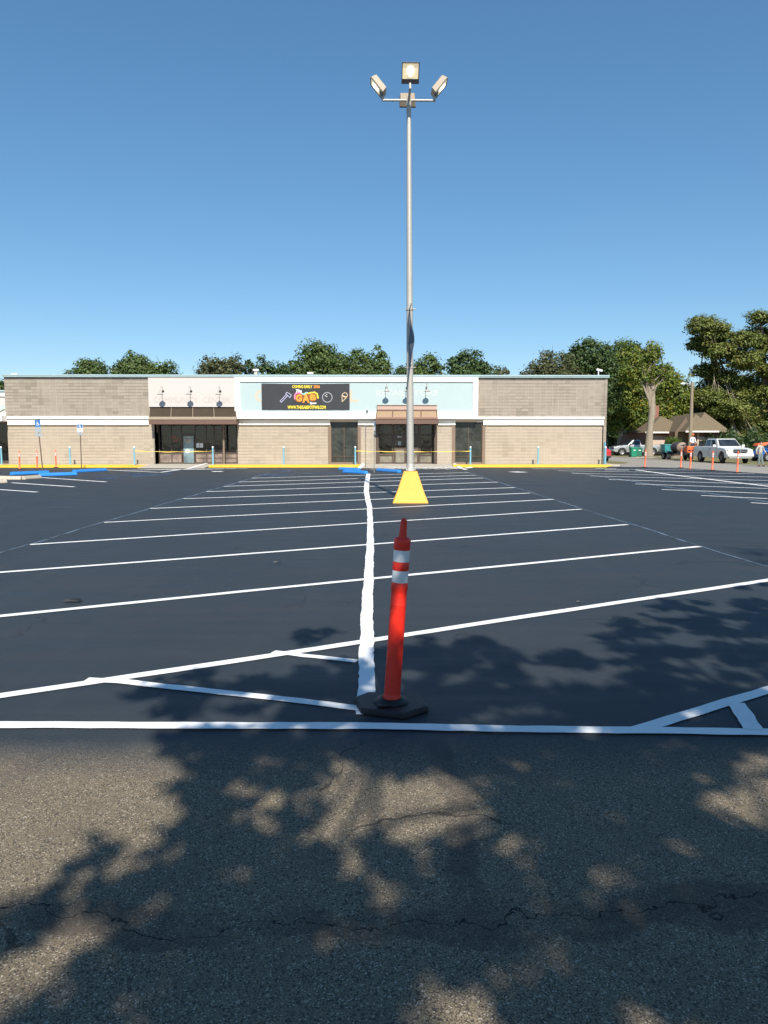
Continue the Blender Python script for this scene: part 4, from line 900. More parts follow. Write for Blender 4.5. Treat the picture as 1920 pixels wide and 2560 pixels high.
def pickup(name, loc, rot, lab, mat, crew, L=5.8):
    r = thing(name, loc, lab, 'pickup truck', None, (0, 0, rot))
    W = 1.0; fa, ra_ = .95, .95+3.6 if L > 5.5 else .95+3.1; wr = .41; ar = .50
    cab1 = 4.05 if crew else 3.25
    arch = lambda c: [(c-ar*math.cos(k*math.pi/12), wr+ar*math.sin(k*math.pi/12)) for k in range(13)]
    low = [(.06, .42)]+[(fa-ar, .40)]+arch(fa)[1:-1]+[(fa+ar, .38), (ra_-ar, .38)]+arch(ra_)[1:-1]+[(ra_+ar, .42), (L-.02, .48)]
    upp = [(L, .60), (L-.02, 1.22), (cab1+.03, 1.25), (cab1, 1.24), (1.75, 1.22), (1.5, 1.20), (.7, 1.14), (.30, 1.06), (.08, .90), (.0, .70), (.0, .55)]
    m = M(); shell(m, low+upp, W, .10, .9); b = m.build('body', mat, r, bevel=.05, seg=3)
    # bed opening
    m = M(); m.box(-W+.14, W-.14, cab1+.12, L-.1, 1.225, 1.262); m.build('bed', 'black', b)
    # cab with raked windscreen
    m = M(); z0_, z1_ = 1.18, 1.84; hw0, hw1 = .90, .72
    fw = [(-hw0, 1.55, z0_), (hw0, 1.55, z0_), (hw1, 2.28, z1_), (-hw1, 2.28, z1_)]; 
    m.hexa([(-hw0, 1.55, z0_), (hw0, 1.55, z0_), (hw0, cab1, z0_), (-hw0, cab1, z0_)], [(-hw1, 2.30, z1_), (hw1, 2.30, z1_), (hw1, cab1-.14, z1_), (-hw1, cab1-.14, z1_)])
    cb = m.build('cab', mat, r, bevel=.07, seg=3)
    def lerp3(a, b, t): return tuple(a[i]+(b[i]-a[i])*t for i in range(3))
    def quadface(name, A, B, C_, D, off, mat_='car_glass'):
        A, B, C_, D = map(Vector, (A, B, C_, D)); n_ = (B-A).cross(D-A).normalized()*off; t_ = n_*.4
        mm = M(); mm.hexa([A+n_-t_*2, B+n_-t_*2, C_+n_-t_*2, D+n_-t_*2], [A+n_, B+n_, C_+n_, D+n_]); return mm.build(name, mat_, cb)
    def sp_(s, t, v):   # point on side of cab: t along length, v up
        y = (1.55+(2.30-1.55)*v)*(1-t)+(cab1+(-.14)*v)*t; return (s*(hw0+(hw1-hw0)*v), y, z0_+(z1_-z0_)*v)
    quadface('windscreen', (-.80, 1.64, z0_+.08), (.80, 1.64, z0_+.08), (.66, 2.22, z1_-.07), (-.66, 2.22, z1_-.07), .012)
    quadface('rear_window', (.70, cab1-.015, z0_+.12), (-.70, cab1-.015, z0_+.12), (-.60, cab1-.11, z1_-.1), (.60, cab1-.11, z1_-.1), .012)
    for s in (-1, 1):
        spans = ((.13, .50), (.55, .93)) if crew else ((.17, .90),)
        for a, b_ in spans:
            q = [sp_(s, a+.03, .14), sp_(s, b_, .14), sp_(s, b_-.02, .86), sp_(s, a+.06*(1 if a < .2 else 0), .86)]
            if s > 0: q = q
            else: q = q[::-1]
            quadface('side_window', *q, .012)
        m = M(); m.box(s*W-.002 if s > 0 else -W-.22, W+.22 if s > 0 else -W+.002, 1.78, 1.90, 1.20, 1.38); m.build('wing_mirror', 'black' if not crew else mat, cb, bevel=.03)
        m = M(); yy = 2.95 if crew else cab1-.1
        for y_ in (1.72, yy)+((cab1-.08,) if crew else ()): m.box(s*(W-.006)-.004, s*(W-.006)+.012 if s > 0 else s*(W-.006)+.004, y_-.008, y_+.008, .50, 1.16) if s > 0 else m.box(-W-.004, -W+.004, y_-.008, y_+.008, .50, 1.16)
        m.box(min(s*(W+.02), s*(W-.02)), max(s*(W+.02), s*(W-.02)), yy-.30, yy-.12, 1.02, 1.06); m.build('door_seams', 'grille', cb)
        # arch linings
        m = M()
        for c in (fa, ra_): m.box(min(s*.62, s*.93), max(s*.62, s*.93), c-ar+.02, c+ar-.02, .42, .90)
        m.build('arch_lining', 'black', b)
        wheel(r, s*.86, fa, wr, .27, s, R(-14) if crew else 0); wheel(r, s*.86, ra_, wr, .27, s)
        m = M(); m.box(min(s*.55, s*.93), max(s*.55, s*.93), .005, .20, .84, 1.03); m.build('headlight', 'headlight', r, bevel=.03)
        m = M(); m.box(min(s*.80, s*.985), max(s*.80, s*.985), L-.10, L+.012, .85, 1.16); m.build('tail_light', 'taillight', r, bevel=.015)
    m = M(); m.box(-.50, .50, -.035, .10, .76, 1.05); gg = m.build('grille', 'grille', r, bevel=.04)
    m = M(); m.box(-.52, .52, -.055, -.036, .895, .92); m.box(-.02, .02, -.055, -.036, .78, 1.03); m.build('grille_bar', 'chrome', gg)
    m = M(); m.box(-.98, .98, -.12, .25, .50, .72); m.build('front_bumper', mat if crew else 'chrome', r, bevel=.06, seg=3)
    m = M(); m.box(-.85, .85, -.11, .2, .36, .49); m.build('lower_valance', 'chrome' if crew else 'black', r, bevel=.03)
    m = M(); m.box(-.97, .97, L-.05, L+.16, .46, .66); m.build('rear_bumper', 'chrome', r, bevel=.03)
    return r
pw = G(1806, 1158.5); pickup('pickup_truck', (27.1, 54.25, .02), 0, 'white crew cab pickup parked on the grass facing the camera beyond the street', 'car_white', True)
pickup('pickup_truck', (ux(1529, 87), 87, .02), R(-90), 'silver pickup with a single cab parked side-on behind the bare tree trunk', 'car_silver', False, 5.9)
def sedan(name, loc, rot, lab, mat, cat='car'):
    r = thing(name, loc, lab, cat, None, (0, 0, rot)); L = 4.5; W = .90; wr = .33; ar = .40; fa, ra_ = .85, 3.55
    arch = lambda c: [(c-ar*math.cos(k*math.pi/12), wr+ar*math.sin(k*math.pi/12)) for k in range(13)]
    low = [(.05, .30), (fa-ar, .26)]+arch(fa)[1:-1]+[(fa+ar, .24), (ra_-ar, .24)]+arch(ra_)[1:-1]+[(ra_+ar, .28), (L-.04, .34)]
    upp = [(L, .55), (L-.03, .90), (L-.25, 1.0), (3.2, 1.0), (1.3, .95), (.5, .82), (.08, .70), (0, .55)]
    m = M(); shell(m, low+upp, W, .12, .6); b = m.build('body', mat, r, bevel=.06, seg=3)
    m = M(); z0_, z1_ = .94, 1.46; hw0, hw1 = .80, .60
    m.hexa([(-hw0, 1.2, z0_), (hw0, 1.2, z0_), (hw0, 4.15, z0_), (-hw0, 4.15, z0_)], [(-hw1, 1.95, z1_), (hw1, 1.95, z1_), (hw1, 3.55, z1_), (-hw1, 3.55, z1_)]); cb = m.build('cabin', mat, r, bevel=.06, seg=3)
    def qf(n_, *P):
        P = [Vector(p) for p in P]; nn = (P[1]-P[0]).cross(P[3]-P[0]).normalized()*.012; mm = M(); mm.hexa([p-nn for p in P], [p+nn for p in P]); mm.build(n_, 'car_glass', cb)
    qf('windscreen', (-.70, 1.30, z0_+.05), (.70, 1.30, z0_+.05), (.55, 1.88, z1_-.05), (-.55, 1.88, z1_-.05))
    qf('rear_window', (.68, 4.05, z0_+.08), (-.68, 4.05, z0_+.08), (-.54, 3.62, z1_-.06), (.54, 3.62, z1_-.06))
    for s in (-1, 1):
        P = [(s*.785, 1.55, z0_+.06), (s*.785, 3.75, z0_+.06), (s*.625, 3.45, z1_-.06), (s*.625, 2.05, z1_-.06)]
        qf('side_window', *(P if s > 0 else P[::-1]))
        wheel(r, s*.80, fa, wr, .2, s); wheel(r, s*.80, ra_, wr, .2, s)
        m = M(); m.box(min(s*.5, s*.86), max(s*.5, s*.86), L-.10, L+.008, .68, .86); m.build('tail_light', 'taillight', r, bevel=.02)
        m = M(); m.box(min(s*.5, s*.84), max(s*.5, s*.84), -.005, .15, .56, .70); m.build('headlight', 'headlight', r, bevel=.02)
        m = M()
        for c in (fa, ra_): m.box(min(s*.5, s*.82), max(s*.5, s*.82), c-ar+.02, c+ar-.02, .28, .70)
        m.build('arch_lining', 'black', b)
    m = M(); m.box(-.84, .84, L-.05, L+.06, .30, .50); m.build('rear_bumper', 'black', r, bevel=.03)
    return r
sedan('parked_car', (18.3, 63.8, .02), R(180), 'red car showing only its rear corner past the right end of the store', 'car_red')
sedan('parked_car', (ux(1896, 60), 61.0, .02), R(-82), 'blue car at the right edge of the photo behind the walking person', 'car_blue')
# trailer with tank
tl = (27.2, 65.6, .02); tr = thing('trailer', tl, 'black tandem axle flat trailer hitched behind the white pickup', 'trailer')
m = M(); m.box(-.85, .85, -4.0, 2.6, .48, .62); m.tube([(-.7, -4.0, .5), (0, -5.0, .5)], .05, 6); m.tube([(.7, -4.0, .5), (0, -5.0, .5)], .05, 6); m.build('deck', 'black', tr, bevel=.02)
m = M(); m.box(-1.08, -.86, -.95, 1.35, .74, .79); m.box(.86, 1.08, -.95, 1.35, .74, .79); m.build('fender', 'black', tr, bevel=.02)
m = M(); m.box(-.9, .9, -4.08, -4.0, .64, .74); m.build('front_rail', 'white_cap', tr)
for s in (-1, 1):
    for y in (-.35, .75): wheel(tr, s*.98, y, .34, .2, s)
tk = (27.0, 65.0, .64); t2 = thing('tank', tk, 'grey brown horizontal drum tank lying on the trailer', 'tank')
m = M(); m.lathe([(0, -1.0), (.45, -.99), (.66, -.90), (.70, -.80), (.70, .8), (.66, .9), (0, .98)], 28); m.xf(Matrix.Translation((0, 0, .74)) @ Matrix.Rotation(R(90), 4, 'X')); m.build('drum', 'tank', t2)
m = M(); m.lathe([(.705, -.55), (.712, -.54), (.712, .80), (.705, .81)], 28); m.xf(Matrix.Translation((0, 0, .74)) @ Matrix.Rotation(R(90), 4, 'X')); m.build('dark_band', 'tank_dark', t2)
m = M(); m.box(-.55, .55, -.8, -.65, 0, .3); m.box(-.55, .55, .6, .75, 0, .3); m.box(-.25, .25, -1.03, -.99, 1.0, 1.06); m.build('cradle', 'black', t2)
t2.scale = (.72, .85, .66)
bx_ = (26.75, 67.1, .64); b2 = thing('storage_box', bx_, 'teal plastic storage box standing on the trailer behind the tank', 'box')
m = M(); m.hexa([(-.33, -.45, 0), (.33, -.45, 0), (.33, .45, 0), (-.33, .45, 0)], [(-.40, -.54, .68), (.40, -.54, .68), (.40, .54, .68), (-.40, .54, .68)]); m.build('tub', 'teal', b2, bevel=.04)
m = M(); m.box(-.44, .44, -.58, .58, .68, .76); m.build('lid', 'teal', b2, bevel=.03)
gp = (ux(1734, 60.9), 61.4, .64); gn = thing('generator', gp, 'orange generator on the front of the trailer behind the white pickup', 'generator')
m = M(); m.box(-.42, .42, -.32, .32, .08, .62); m.build('housing', 'gen', gn, bevel=.05)
m = M(); m.box(-.35, .35, -.335, -.322, .2, .32); m.build('vent_panel', 'black', gn)
m = M(); m.tube([(-.46, -.34, 0), (-.46, -.34, .76), (-.46, .34, .76), (-.46, .34, 0)], .022, 6); m.tube([(.46, -.34, 0), (.46, -.34, .76), (.46, .34, .76), (.46, .34, 0)], .022, 6); m.build('frame', 'black', gn)
# bin
def bin_(px, py, Y, h, lab, mat):
    p = (ux(px, Y), Y, .02); r = thing('wheelie_bin', p, lab, 'bin')
    m = M(); m.hexa([(-.26, -.28, .06), (.26, -.28, .06), (.26, .25, .06), (-.26, .25, .06)], [(-.34, -.36, h-.1), (.34, -.36, h-.1), (.34, .36, h-.1), (-.34, .36, h-.1)]); m.build('tub', mat, r, bevel=.03)
    m = M(); m.hexa([(-.37, -.40, h-.1), (.37, -.40, h-.1), (.37, .40, h-.1), (-.37, .40, h-.1)], [(-.33, -.34, h-.02), (.33, -.34, h-.02), (.33, .36, h), (-.33, .36, h)]); m.build('lid', mat, r, bevel=.02)
    m = M(); m.box(-.10, .12, -.345, -.325, h-.36, h-.28); m.build('sticker', 'white_cap', r)
    for s in (-1, 1):
        m = M(); m.lathe([(0, -.04), (.12, -.04), (.12, .04), (0, .04)], 12); m.xf(Matrix.Translation((s*.30, .24, .12)) @ Matrix.Rotation(R(90), 4, 'Y')); m.build('wheel', 'tyre', r)
bin_(1584, 1144, 77, 1.06, 'bright green wheelie bin beside the driveway left of the bare tree trunk', 'bin_green')
bin_(1597, 1143, 79, 1.02, 'darker green wheelie bin half hidden behind the bright green one', plain('dark_green_bin', (.02, .14, .09), .5))

# ------------------------------------------------------------------ utility pole
up_ = (ux(1725.5, 72), 72, .01); upo = thing('utility_pole', up_, 'brown wooden utility pole with a curved street lamp arm behind the trailer', 'utility pole')
zt_ = uz(955, 72)
m = M(); m.tube([(0, 0, 0), (0, 0, 4), (-.02, 0, zt_)], [.20, .17, .13], 12); m.build('pole', 'utility', upo)
m = M(); m.tube([(-.05, 0, zt_-.9), (-.08, -.02, zt_-.35), (-.3, -.05, zt_-.15), (-.62, -.06, zt_-.10), (-.8, -.06, zt_-.12)], .03, 6); m.build('lamp_arm', 'galv', upo)
m = M(); m.lathe([(0, -.24), (.07, -.2), (.10, 0), (.07, .2), (0, .24)], 10, sy=.6); m.xf(Matrix.Translation((-.95, -.06, zt_-.13)) @ Matrix.Rotation(R(90), 4, 'Y')); m.build('lamp_head', 'white_cap', upo)

# ------------------------------------------------------------------ houses
def hip(mb, x0, x1, y0, y1, z, zr, ov=.4, mi=0):
    x0 -= ov; x1 += ov; y0 -= ov; y1 += ov; d = (y1-y0)/2
    if (x1-x0) >= (y1-y0): a, b = Vector((x0+d, y0+d, zr)), Vector((x1-d, y0+d, zr))
    else: d = (x1-x0)/2; a, b = Vector((x0+d, y0+d, zr)), Vector((x0+d, y1-d, zr))
    v = [(x0, y0, z), (x1, y0, z), (x1, y1, z), (x0, y1, z), tuple(a), tuple(b)]
    if (x1-x0) >= (y1-y0): mb.add(v, [(0, 1, 5, 4), (1, 2, 5), (2, 3, 4, 5), (3, 0, 4), (3, 2, 1, 0)], mi)
    else: mb.add(v, [(0, 1, 4), (1, 2, 5, 4), (2, 3, 5), (3, 0, 4, 5), (3, 2, 1, 0)], mi)
hy = 84.; HO = (37, 88, 0.)
hs = thing('brick_house', HO, 'brick house with brown hipped shingle roofs behind the white pickup and trailer', 'house')
xa, xb, xc, xd = ux(1622, 86), ux(1716, 84), ux(1718, 82), ux(1783, 82)
m = M(); m.box(xa, xb, 87, 96, 0, 2.75); m.box(ux(1690, 84), ux(1722, 84), 84.2, 90, 0, 2.8); m.box(xc+.6, xd, 82.6, 92, 0, 2.75); m.box(xd-.3, ux(1812, 86), 86, 95, 0, 2.75); m.build('wall', 'house_brick', hs, HO)
m = M(); hip(m, xa, xb+1.5, 86.5, 96.5, 2.7, 4.7); hip(m, xc, xd, 82, 91, 2.75, 4.75); hip(m, xd-.5, ux(1812, 86), 85.6, 95, 2.72, 5.1); m.build('roof', 'shingle', hs, HO)
gx0, gx1 = ux(1687, 83.6), ux(1726, 83.6); gz = uz(1042, 83.6)
m = M(); gm = (gx0+gx1)/2+.3
m.add([(gx0, 83.6, 0), (gx1, 83.6, 0), (gx1, 83.6, 2.75), (gm, 83.6, gz), (gx0, 83.6, 2.75), (gx0, 84.0, 0), (gx1, 84.0, 0), (gx1, 84.0, 2.75), (gm, 84.0, gz), (gx0, 84.0, 2.75)], [(0, 1, 2, 3, 4), (9, 8, 7, 6, 5), (0, 4, 9, 5), (1, 6, 7, 2), (4, 3, 8, 9), (3, 2, 7, 8)])
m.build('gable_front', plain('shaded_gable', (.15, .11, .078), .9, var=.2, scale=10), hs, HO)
m = M(); m.box(xa-.4, xb, 86.05, 86.12, 2.62, 2.8); m.box(xc-.4, xd+.4, 81.54, 81.62, 2.66, 2.84); m.build('fascia_board', 'white_paint', hs, HO)
m = M(); m.box(ux(1628, 87), ux(1668, 87), 86.92, 86.98, .1, 2.35); m.build('garage_door', 'garage', hs, HO)
m = M(); m.box(ux(1741, 82.6), ux(1776, 82.6), 82.50, 82.58, .1, 2.2); m.box(ux(1741, 82.6), ux(1745, 82.6), 82.4, 82.495, .1, 2.6); g1 = m.build('garage_door', 'garage', hs, HO)
m = M(); m.box(ux(1746, 82.5), ux(1768, 82.5), 82.46, 82.495, .9, 1.75); m.build('window', 'win', hs, HO)
m = M(); m.box(ux(1680, 86), ux(1688, 86), 86.85, 86.95, 1.0, 2.2); m.build('window', 'white_paint', hs, HO)
m = M(); m.box(xa+2, xa+2.6, 90, 90.7, 4.2, 6.); m.build('chimney', 'house_brick', hs, HO)
HO2 = (31, 112, 0.)
h2 = thing('white_house', HO2, 'white house glimpsed under dark trees right of the store corner', 'house')
m = M(); m.box(ux(1500, 108), ux(1580, 108), 108, 118, 0, 3.2); m.build('wall', 'white_paint', h2, HO2)
m = M(); m.box(ux(1578, 106), ux(1612, 106), 107, 117, 0, 3.1); m.build('brick_wing', 'house_brick', h2, HO2)
m = M(); hip(m, ux(1500, 108), ux(1612, 108), 107, 118, 3.2, 6.4); m.build('roof', 'shingle', h2, HO2)
for px in (1526, 1545, 1561): m = M(); m.box(ux(px, 108)-.35, ux(px, 108)+.5, 107.88, 107.96, .9, 2.6); m.build('window', 'win', h2, HO2)

# ------------------------------------------------------------------ foliage
def leaf_mesh(name, P, N, S, tint, mat, parent, org, aspect=.62):
    """P centres, N normals, S sizes (numpy): one small quad per leaf cluster"""
    n = len(P); N = N/np.linalg.norm(N, axis=1, keepdims=True)
    r = rng.normal(size=(n, 3)); a = np.cross(N, r); a /= np.linalg.norm(a, axis=1, keepdims=True); b = np.cross(N, a)
    a = a*S[:, None]*.5; b = b*S[:, None]*.5*aspect
    fold = N*S[:, None]*.12
    V = np.stack([P-a, P-b+fold, P+a, P+b+fold], axis=1).reshape(-1, 3)-np.array(org)
    me = bpy.data.meshes.new(name); me.vertices.add(4*n); me.vertices.foreach_set('co', V.astype(np.float32).ravel())
    me.loops.add(4*n); me.loops.foreach_set('vertex_index', np.arange(4*n, dtype=np.int32))
    me.polygons.add(n); me.polygons.foreach_set('loop_start', np.arange(0, 4*n, 4, dtype=np.int32)); me.polygons.foreach_set('loop_total', np.full(n, 4, dtype=np.int32))
    me.update(calc_edges=True)
    at = me.attributes.new('tint', 'FLOAT_COLOR', 'FACE'); c = np.ones((n, 4), dtype=np.float32); c[:, :2] = np.clip(tint, 0, 1); at.data.foreach_set('color', c.ravel())
    me.materials.append(MT[mat]); o = bpy.data.objects.new(name, me); COL.objects.link(o)
    if parent is not None: o.parent = parent
    else: o.location = org
    return o
def crown_points(ells, nclump, per, cr, flat=.75, leafs=.3, up=.5, shell=.62):
    P = []; N = []; T = []; Sz = []; C_ = []
    vol = np.array([e[3]*e[4]*e[5] for e in ells])**.72; vol /= vol.sum()
    for e, k in zip(ells, rng.multinomial(nclump, vol)):
        for _ in range(k):
            d = rng.normal(size=3); d /= np.linalg.norm(d); rad = (shell+(1-shell)*rng.random()) if rng.random() < .8 else rng.random()**.5
            c = np.array(e[:3])+d*np.array(e[3:6])*rad*(1+.13*math.sin(5*d[0]+3*d[2]+e[0])+.08*rng.normal())
            rr = cr*rng.uniform(.55, 1.35); q = rng.normal(size=(per, 3)); q /= np.linalg.norm(q, axis=1, keepdims=True)
            rad2 = rng.random(per)**.45
            pp = c+q*rad2[:, None]*rr*np.array([1, 1, flat])
            nn = q*.7+d*.5+np.array([0, 0, up])+rng.normal(size=(per, 3))*.55
            t0 = rng.random(); t1 = rng.random()
            P.append(pp); N.append(nn); T.append(np.stack([np.clip(t0*.75+rng.random(per)*.35, 0, 1), np.clip(t1*.8+rng.random(per)*.2, 0, 1)], 1)); Sz.append(leafs*rng.uniform(.6, 1.35, per)); C_.append(c)
    return np.concatenate(P), np.concatenate(N), np.concatenate(Sz), np.concatenate(T), C_
def limb_mesh(mb, base, top, C_, r0, nl=14, fork=.45):
    base = Vector(base); top = Vector(top); mb.tube([base, base.lerp(top, .1)+Vector((0, 0, 0)), base.lerp(top, .3)+Vector((random.uniform(-.2, .2), random.uniform(-.2, .2), 0)), base.lerp(top, .42)+Vector((random.uniform(-.3, .3), 0, 0)), base.lerp(top, .6)+Vector((random.uniform(-.4, .4), 0, 0)), top], [r0*1.4, r0*1.05, r0*.8, r0*.95, r0*.6, r0*.2], 10)
    for i in range(min(nl, len(C_))):
        c = Vector(C_[random.randrange(len(C_))]); s = base.lerp(top, random.uniform(fork, .95))
        mid = s.lerp(c, .5)+Vector((random.uniform(-.5, .5), random.uniform(-.5, .5), random.uniform(-.1, .6)))
        mb.tube([s, mid, c], [r0*.38, r0*.22, r0*.07], 6)
        for _ in range(2):
            e = c+Vector((random.uniform(-1, 1), random.uniform(-1, 1), random.uniform(-.3, 1)))*1.1; mb.tube([mid.lerp(c, .4), e], [r0*.14, r0*.03], 4)
def tree(name, px, Y, ells_px, mat, lab, cat='tree', grp=None, nclump=260, per=26, cr=.75, leafs=.34, bark='bark', r0=.3, flat=.75, up=.5, ztop=None, nl=14, shell=.62, depth=None):
    """ells_px: (px centre, py centre, px half width, py half height) surveyed at distance Y"""
    k = Y/F; base = (ux(px, Y), Y, 0.)
    ells = []
    for e in ells_px:
        p = U(e[0], e[1], Y); rx = e[2]*k; rz = e[3]*k; dy = e[4] if len(e) > 4 else 0
        ells.append((p.x, Y+dy, p.z, rx, max(rx*.8, 1.2), rz))
    r = thing(name, base, lab, cat, grp)
    P, N, S, T, C_ = crown_points(ells, int(nclump*1.3), int(per*1.35), cr, flat, leafs*.88, up, shell)
    leaf_mesh('crown', P, N, S, T, mat, r, base)
    top = max(ells, key=lambda q: q[2]); m = M(); limb_mesh(m, base, (top[0], top[1], top[2]), C_, r0, nl); m.build('trunk', bark, r, base)
    return r
tg = 'trees behind the store'
tree('oak_tree', 228, 82, [(228, 935, 42, 38), (200, 955, 36, 28), (262, 958, 30, 24)], 'leaf_oak', 'small round green tree behind the store roof near its left end', grp=tg, nclump=170, cr=.7)
tree('oak_tree', 365, 80, [(340, 930, 52, 42), (395, 948, 48, 38), (430, 968, 34, 30)], 'leaf_oak', 'broad green tree behind the roof left of the community panel', grp=tg, nclump=260)
tree('shrub_tree', 172, 84, [(172, 962, 16, 24)], 'leaf_dark', 'small tuft of foliage at the left end of the trees behind the roof', grp=tg, nclump=50, cr=.6)
tree('oak_tree', 545, 84, [(530, 932, 34, 40), (575, 935, 28, 44), (550, 980, 40, 40)], 'leaf_pale', 'paler loose tree behind the roof above the community panel', grp=tg, nclump=190)
tree('pine_tree', 655, 86, [(622, 945, 18, 42), (660, 940, 20, 42), (700, 942, 34, 36), (650, 990, 60, 40)], 'leaf_dark', 'spiky dark tree line above the banner left end, with gaps of sky', grp=tg, nclump=230, cr=.55)
tree('oak_tree', 795, 80, [(800, 905, 48, 50), (765, 925, 38, 46), (840, 930, 44, 48), (800, 980, 80, 50)], 'leaf_oak', 'tallest dark green tree behind the roof above the banner', grp=tg, nclump=430)
tree('oak_tree', 925, 82, [(900, 925, 50, 44), (950, 925, 34, 50), (920, 980, 64, 50)], 'leaf_oak', 'green tree behind the roof just left of the light pole', grp=tg, nclump=320)
tree('shrub_tree', 1006, 88, [(1004, 940, 18, 20)], 'leaf_dark', 'small dark treetop in the gap beside the light pole', grp=tg, nclump=45, cr=.6)
tree('oak_tree', 1072, 82, [(1070, 928, 42, 38), (1045, 950, 26, 34), (1080, 980, 60, 44)], 'leaf_oak', 'olive green treetop just right of the light pole', grp=tg, nclump=230)
tree('oak_tree', 1165, 80, [(1165, 922, 46, 40), (1205, 945, 34, 34), (1160, 975, 60, 44)], 'leaf_dark', 'dark green rounded tree behind the blue panel right end', grp=tg, nclump=270)
tree('oak_tree', 1245, 84, [(1248, 945, 22, 30), (1240, 980, 34, 40)], 'leaf_pale', 'small thin tree at the right end of the dark green crown', grp=tg, nclump=80, cr=.6)
tree('oak_tree', 1385, 84, [(1380, 915, 48, 36), (1340, 938, 34, 28), (1400, 960, 70, 50)], 'leaf_pale', 'pale yellowing tree behind the roof right end', grp=tg, nclump=240, leafs=.3)
tree('oak_tree', 1478, 86, [(1478, 895, 60, 44), (1440, 920, 40, 40), (1500, 960, 60, 70)], 'leaf_dark', 'dark dense tree behind the right end of the roof', grp=tg, nclump=360)
tree('oak_tree', 3, 72, [(-5, 985, 22, 32)], 'leaf_oak', 'bit of treetop over the neighbouring shop at the left edge', grp=tg, nclump=70)
tg2 = 'trees beyond the street'
tree('oak_tree', 1545, 92, [(1570, 905, 46, 48), (1540, 950, 40, 50), (1580, 975, 50, 60), (1545, 1030, 46, 50), (1590, 1040, 40, 40)], 'leaf_yellow', 'yellowing green tree beside the right end of the store, branches down to the parked cars', grp=tg2, nclump=620, cr=.8, leafs=.32, shell=.5, bark='bark_grey', nl=26)
tree('oak_tree', 1580, 104, [(1575, 1000, 60, 80), (1560, 890, 40, 36), (1600, 1060, 60, 34), (1535, 1070, 30, 34)], 'leaf_dark', 'deep dark tree filling the space behind the yellowing tree', grp=tg2, nclump=430, cr=1., leafs=.42)
tree('oak_tree', 1622, 83, [(1630, 880, 26, 26), (1600, 905, 30, 22), (1652, 925, 26, 22), (1612, 940, 34, 22), (1585, 935, 34, 22)], 'leaf_yellow', 'thin topped tree with a pale bare trunk in front of the silver pickup', grp=tg2, nclump=170, cr=.65, leafs=.28, bark='bark_grey', r0=.42, nl=26, shell=.3)
tree('oak_tree', 1690, 96, [(1660, 960, 40, 44), (1690, 990, 44, 56), (1650, 1030, 50, 40), (1705, 1015, 26, 34)], 'leaf_yellow', 'green tree rising behind the brick house left roof', grp=tg2, nclump=480, cr=.8)
tree('oak_tree', 1740, 101, [(1745, 1035, 44, 38), (1700, 1045, 44, 34), (1795, 1035, 36, 46)], 'leaf_dark', 'dark tree behind the house between the two tall crowns', grp=tg2, nclump=300, cr=.95, leafs=.4)
pads = [(1768, 828, 46, 28), (1785, 862, 44, 26), (1775, 800, 34, 20), (1745, 822, 26, 18), (1800, 835, 40, 22), (1760, 850, 36, 18), (1830, 855, 40, 24), (1790, 880, 50, 22), (1840, 900, 50, 26), (1775, 925, 34, 20), (1820, 940, 54, 24), (1800, 975, 60, 24), (1770, 1000, 46, 22), (1845, 990, 46, 26), (1815, 1025, 56, 24), (1860, 1050, 54, 26), (1800, 1060, 46, 20), (1840, 1090, 50, 24), (1880, 1110, 50, 26), (1765, 1045, 40, 22), (1790, 1095, 40, 20), (1835, 1125, 44, 18)]
tree('cedar_tree', 1850, 95, [p+(random.uniform(-2.5, 2.5),) for p in pads], 'leaf_olive', 'huge layered olive green tree towering over the house roof and white pickup', grp=tg2, nclump=1750, cr=.9, leafs=.33, flat=.42, up=1.1, r0=.30, nl=34, shell=.35, bark='bark_grey')
pads2 = [(1862, 850, 34, 22), (1872, 905, 36, 24), (1866, 960, 36, 24), (1895, 795, 30, 18), (1930, 800, 36, 20), (1910, 830, 40, 20), (1960, 840, 44, 24), (1900, 865, 36, 18), (1945, 890, 46, 22), (1915, 925, 44, 24), (1960, 950, 46, 26), (1910, 985, 40, 24), (1950, 1020, 50, 28), (1915, 1060, 44, 26), (1960, 1090, 46, 30)]
tree('cedar_tree', 1935, 97, [p+(random.uniform(-2, 2),) for p in pads2], 'leaf_olive', 'second tall layered tree cut by the right edge, thin branches against the sky', grp=tg2, nclump=1100, cr=.9, leafs=.33, flat=.42, up=1.1, r0=.26, nl=34, shell=.35)
tree('oak_tree', 1900, 106, [(1880, 1000, 60, 60), (1940, 960, 50, 60), (1870, 1070, 60, 50), (1940, 1070, 50, 60), (1825, 1085, 40, 40)], 'leaf_dark', 'dark lower tree behind the layered trunks at the right edge', grp=tg2, nclump=480, cr=.95, leafs=.4)
tree('shrub', 1682, 73, [(1682, 1102, 14, 12), (1690, 1112, 11, 12), (1676, 1114, 9, 10)], 'leaf_shrub', 'bright green shrub above the teal box on the trailer', 'shrub', nclump=60, cr=.3, leafs=.13, r0=.05, nl=6)
tree('shrub', 1663, 74, [(1663, 1128, 9, 9)], 'leaf_shrub', 'small yellow green bush left of the trailer wheels', 'shrub', nclump=30, cr=.25, leafs=.12, r0=.04, nl=4)
# far low wood closing the horizon
n = 9000; P = np.stack([rng.uniform(-140, 150, n), rng.uniform(150, 175, n), rng.random(n)**.8*7.5], 1)
P[:, 2] *= (.75+.25*np.sin(P[:, 0]*.21)+.1*np.sin(P[:, 0]*.77))
o = leaf_mesh('far_wood', P, rng.normal(size=(n, 3))+np.array([0, -.5, .4]), rng.uniform(.8, 1.9, n), rng.random((n, 2)), 'leaf_dark', None, (0, 160, 0)); tag(o, kind='stuff')
o['label'] = 'distant dark tree line closing the horizon'; o['category'] = 'wood'
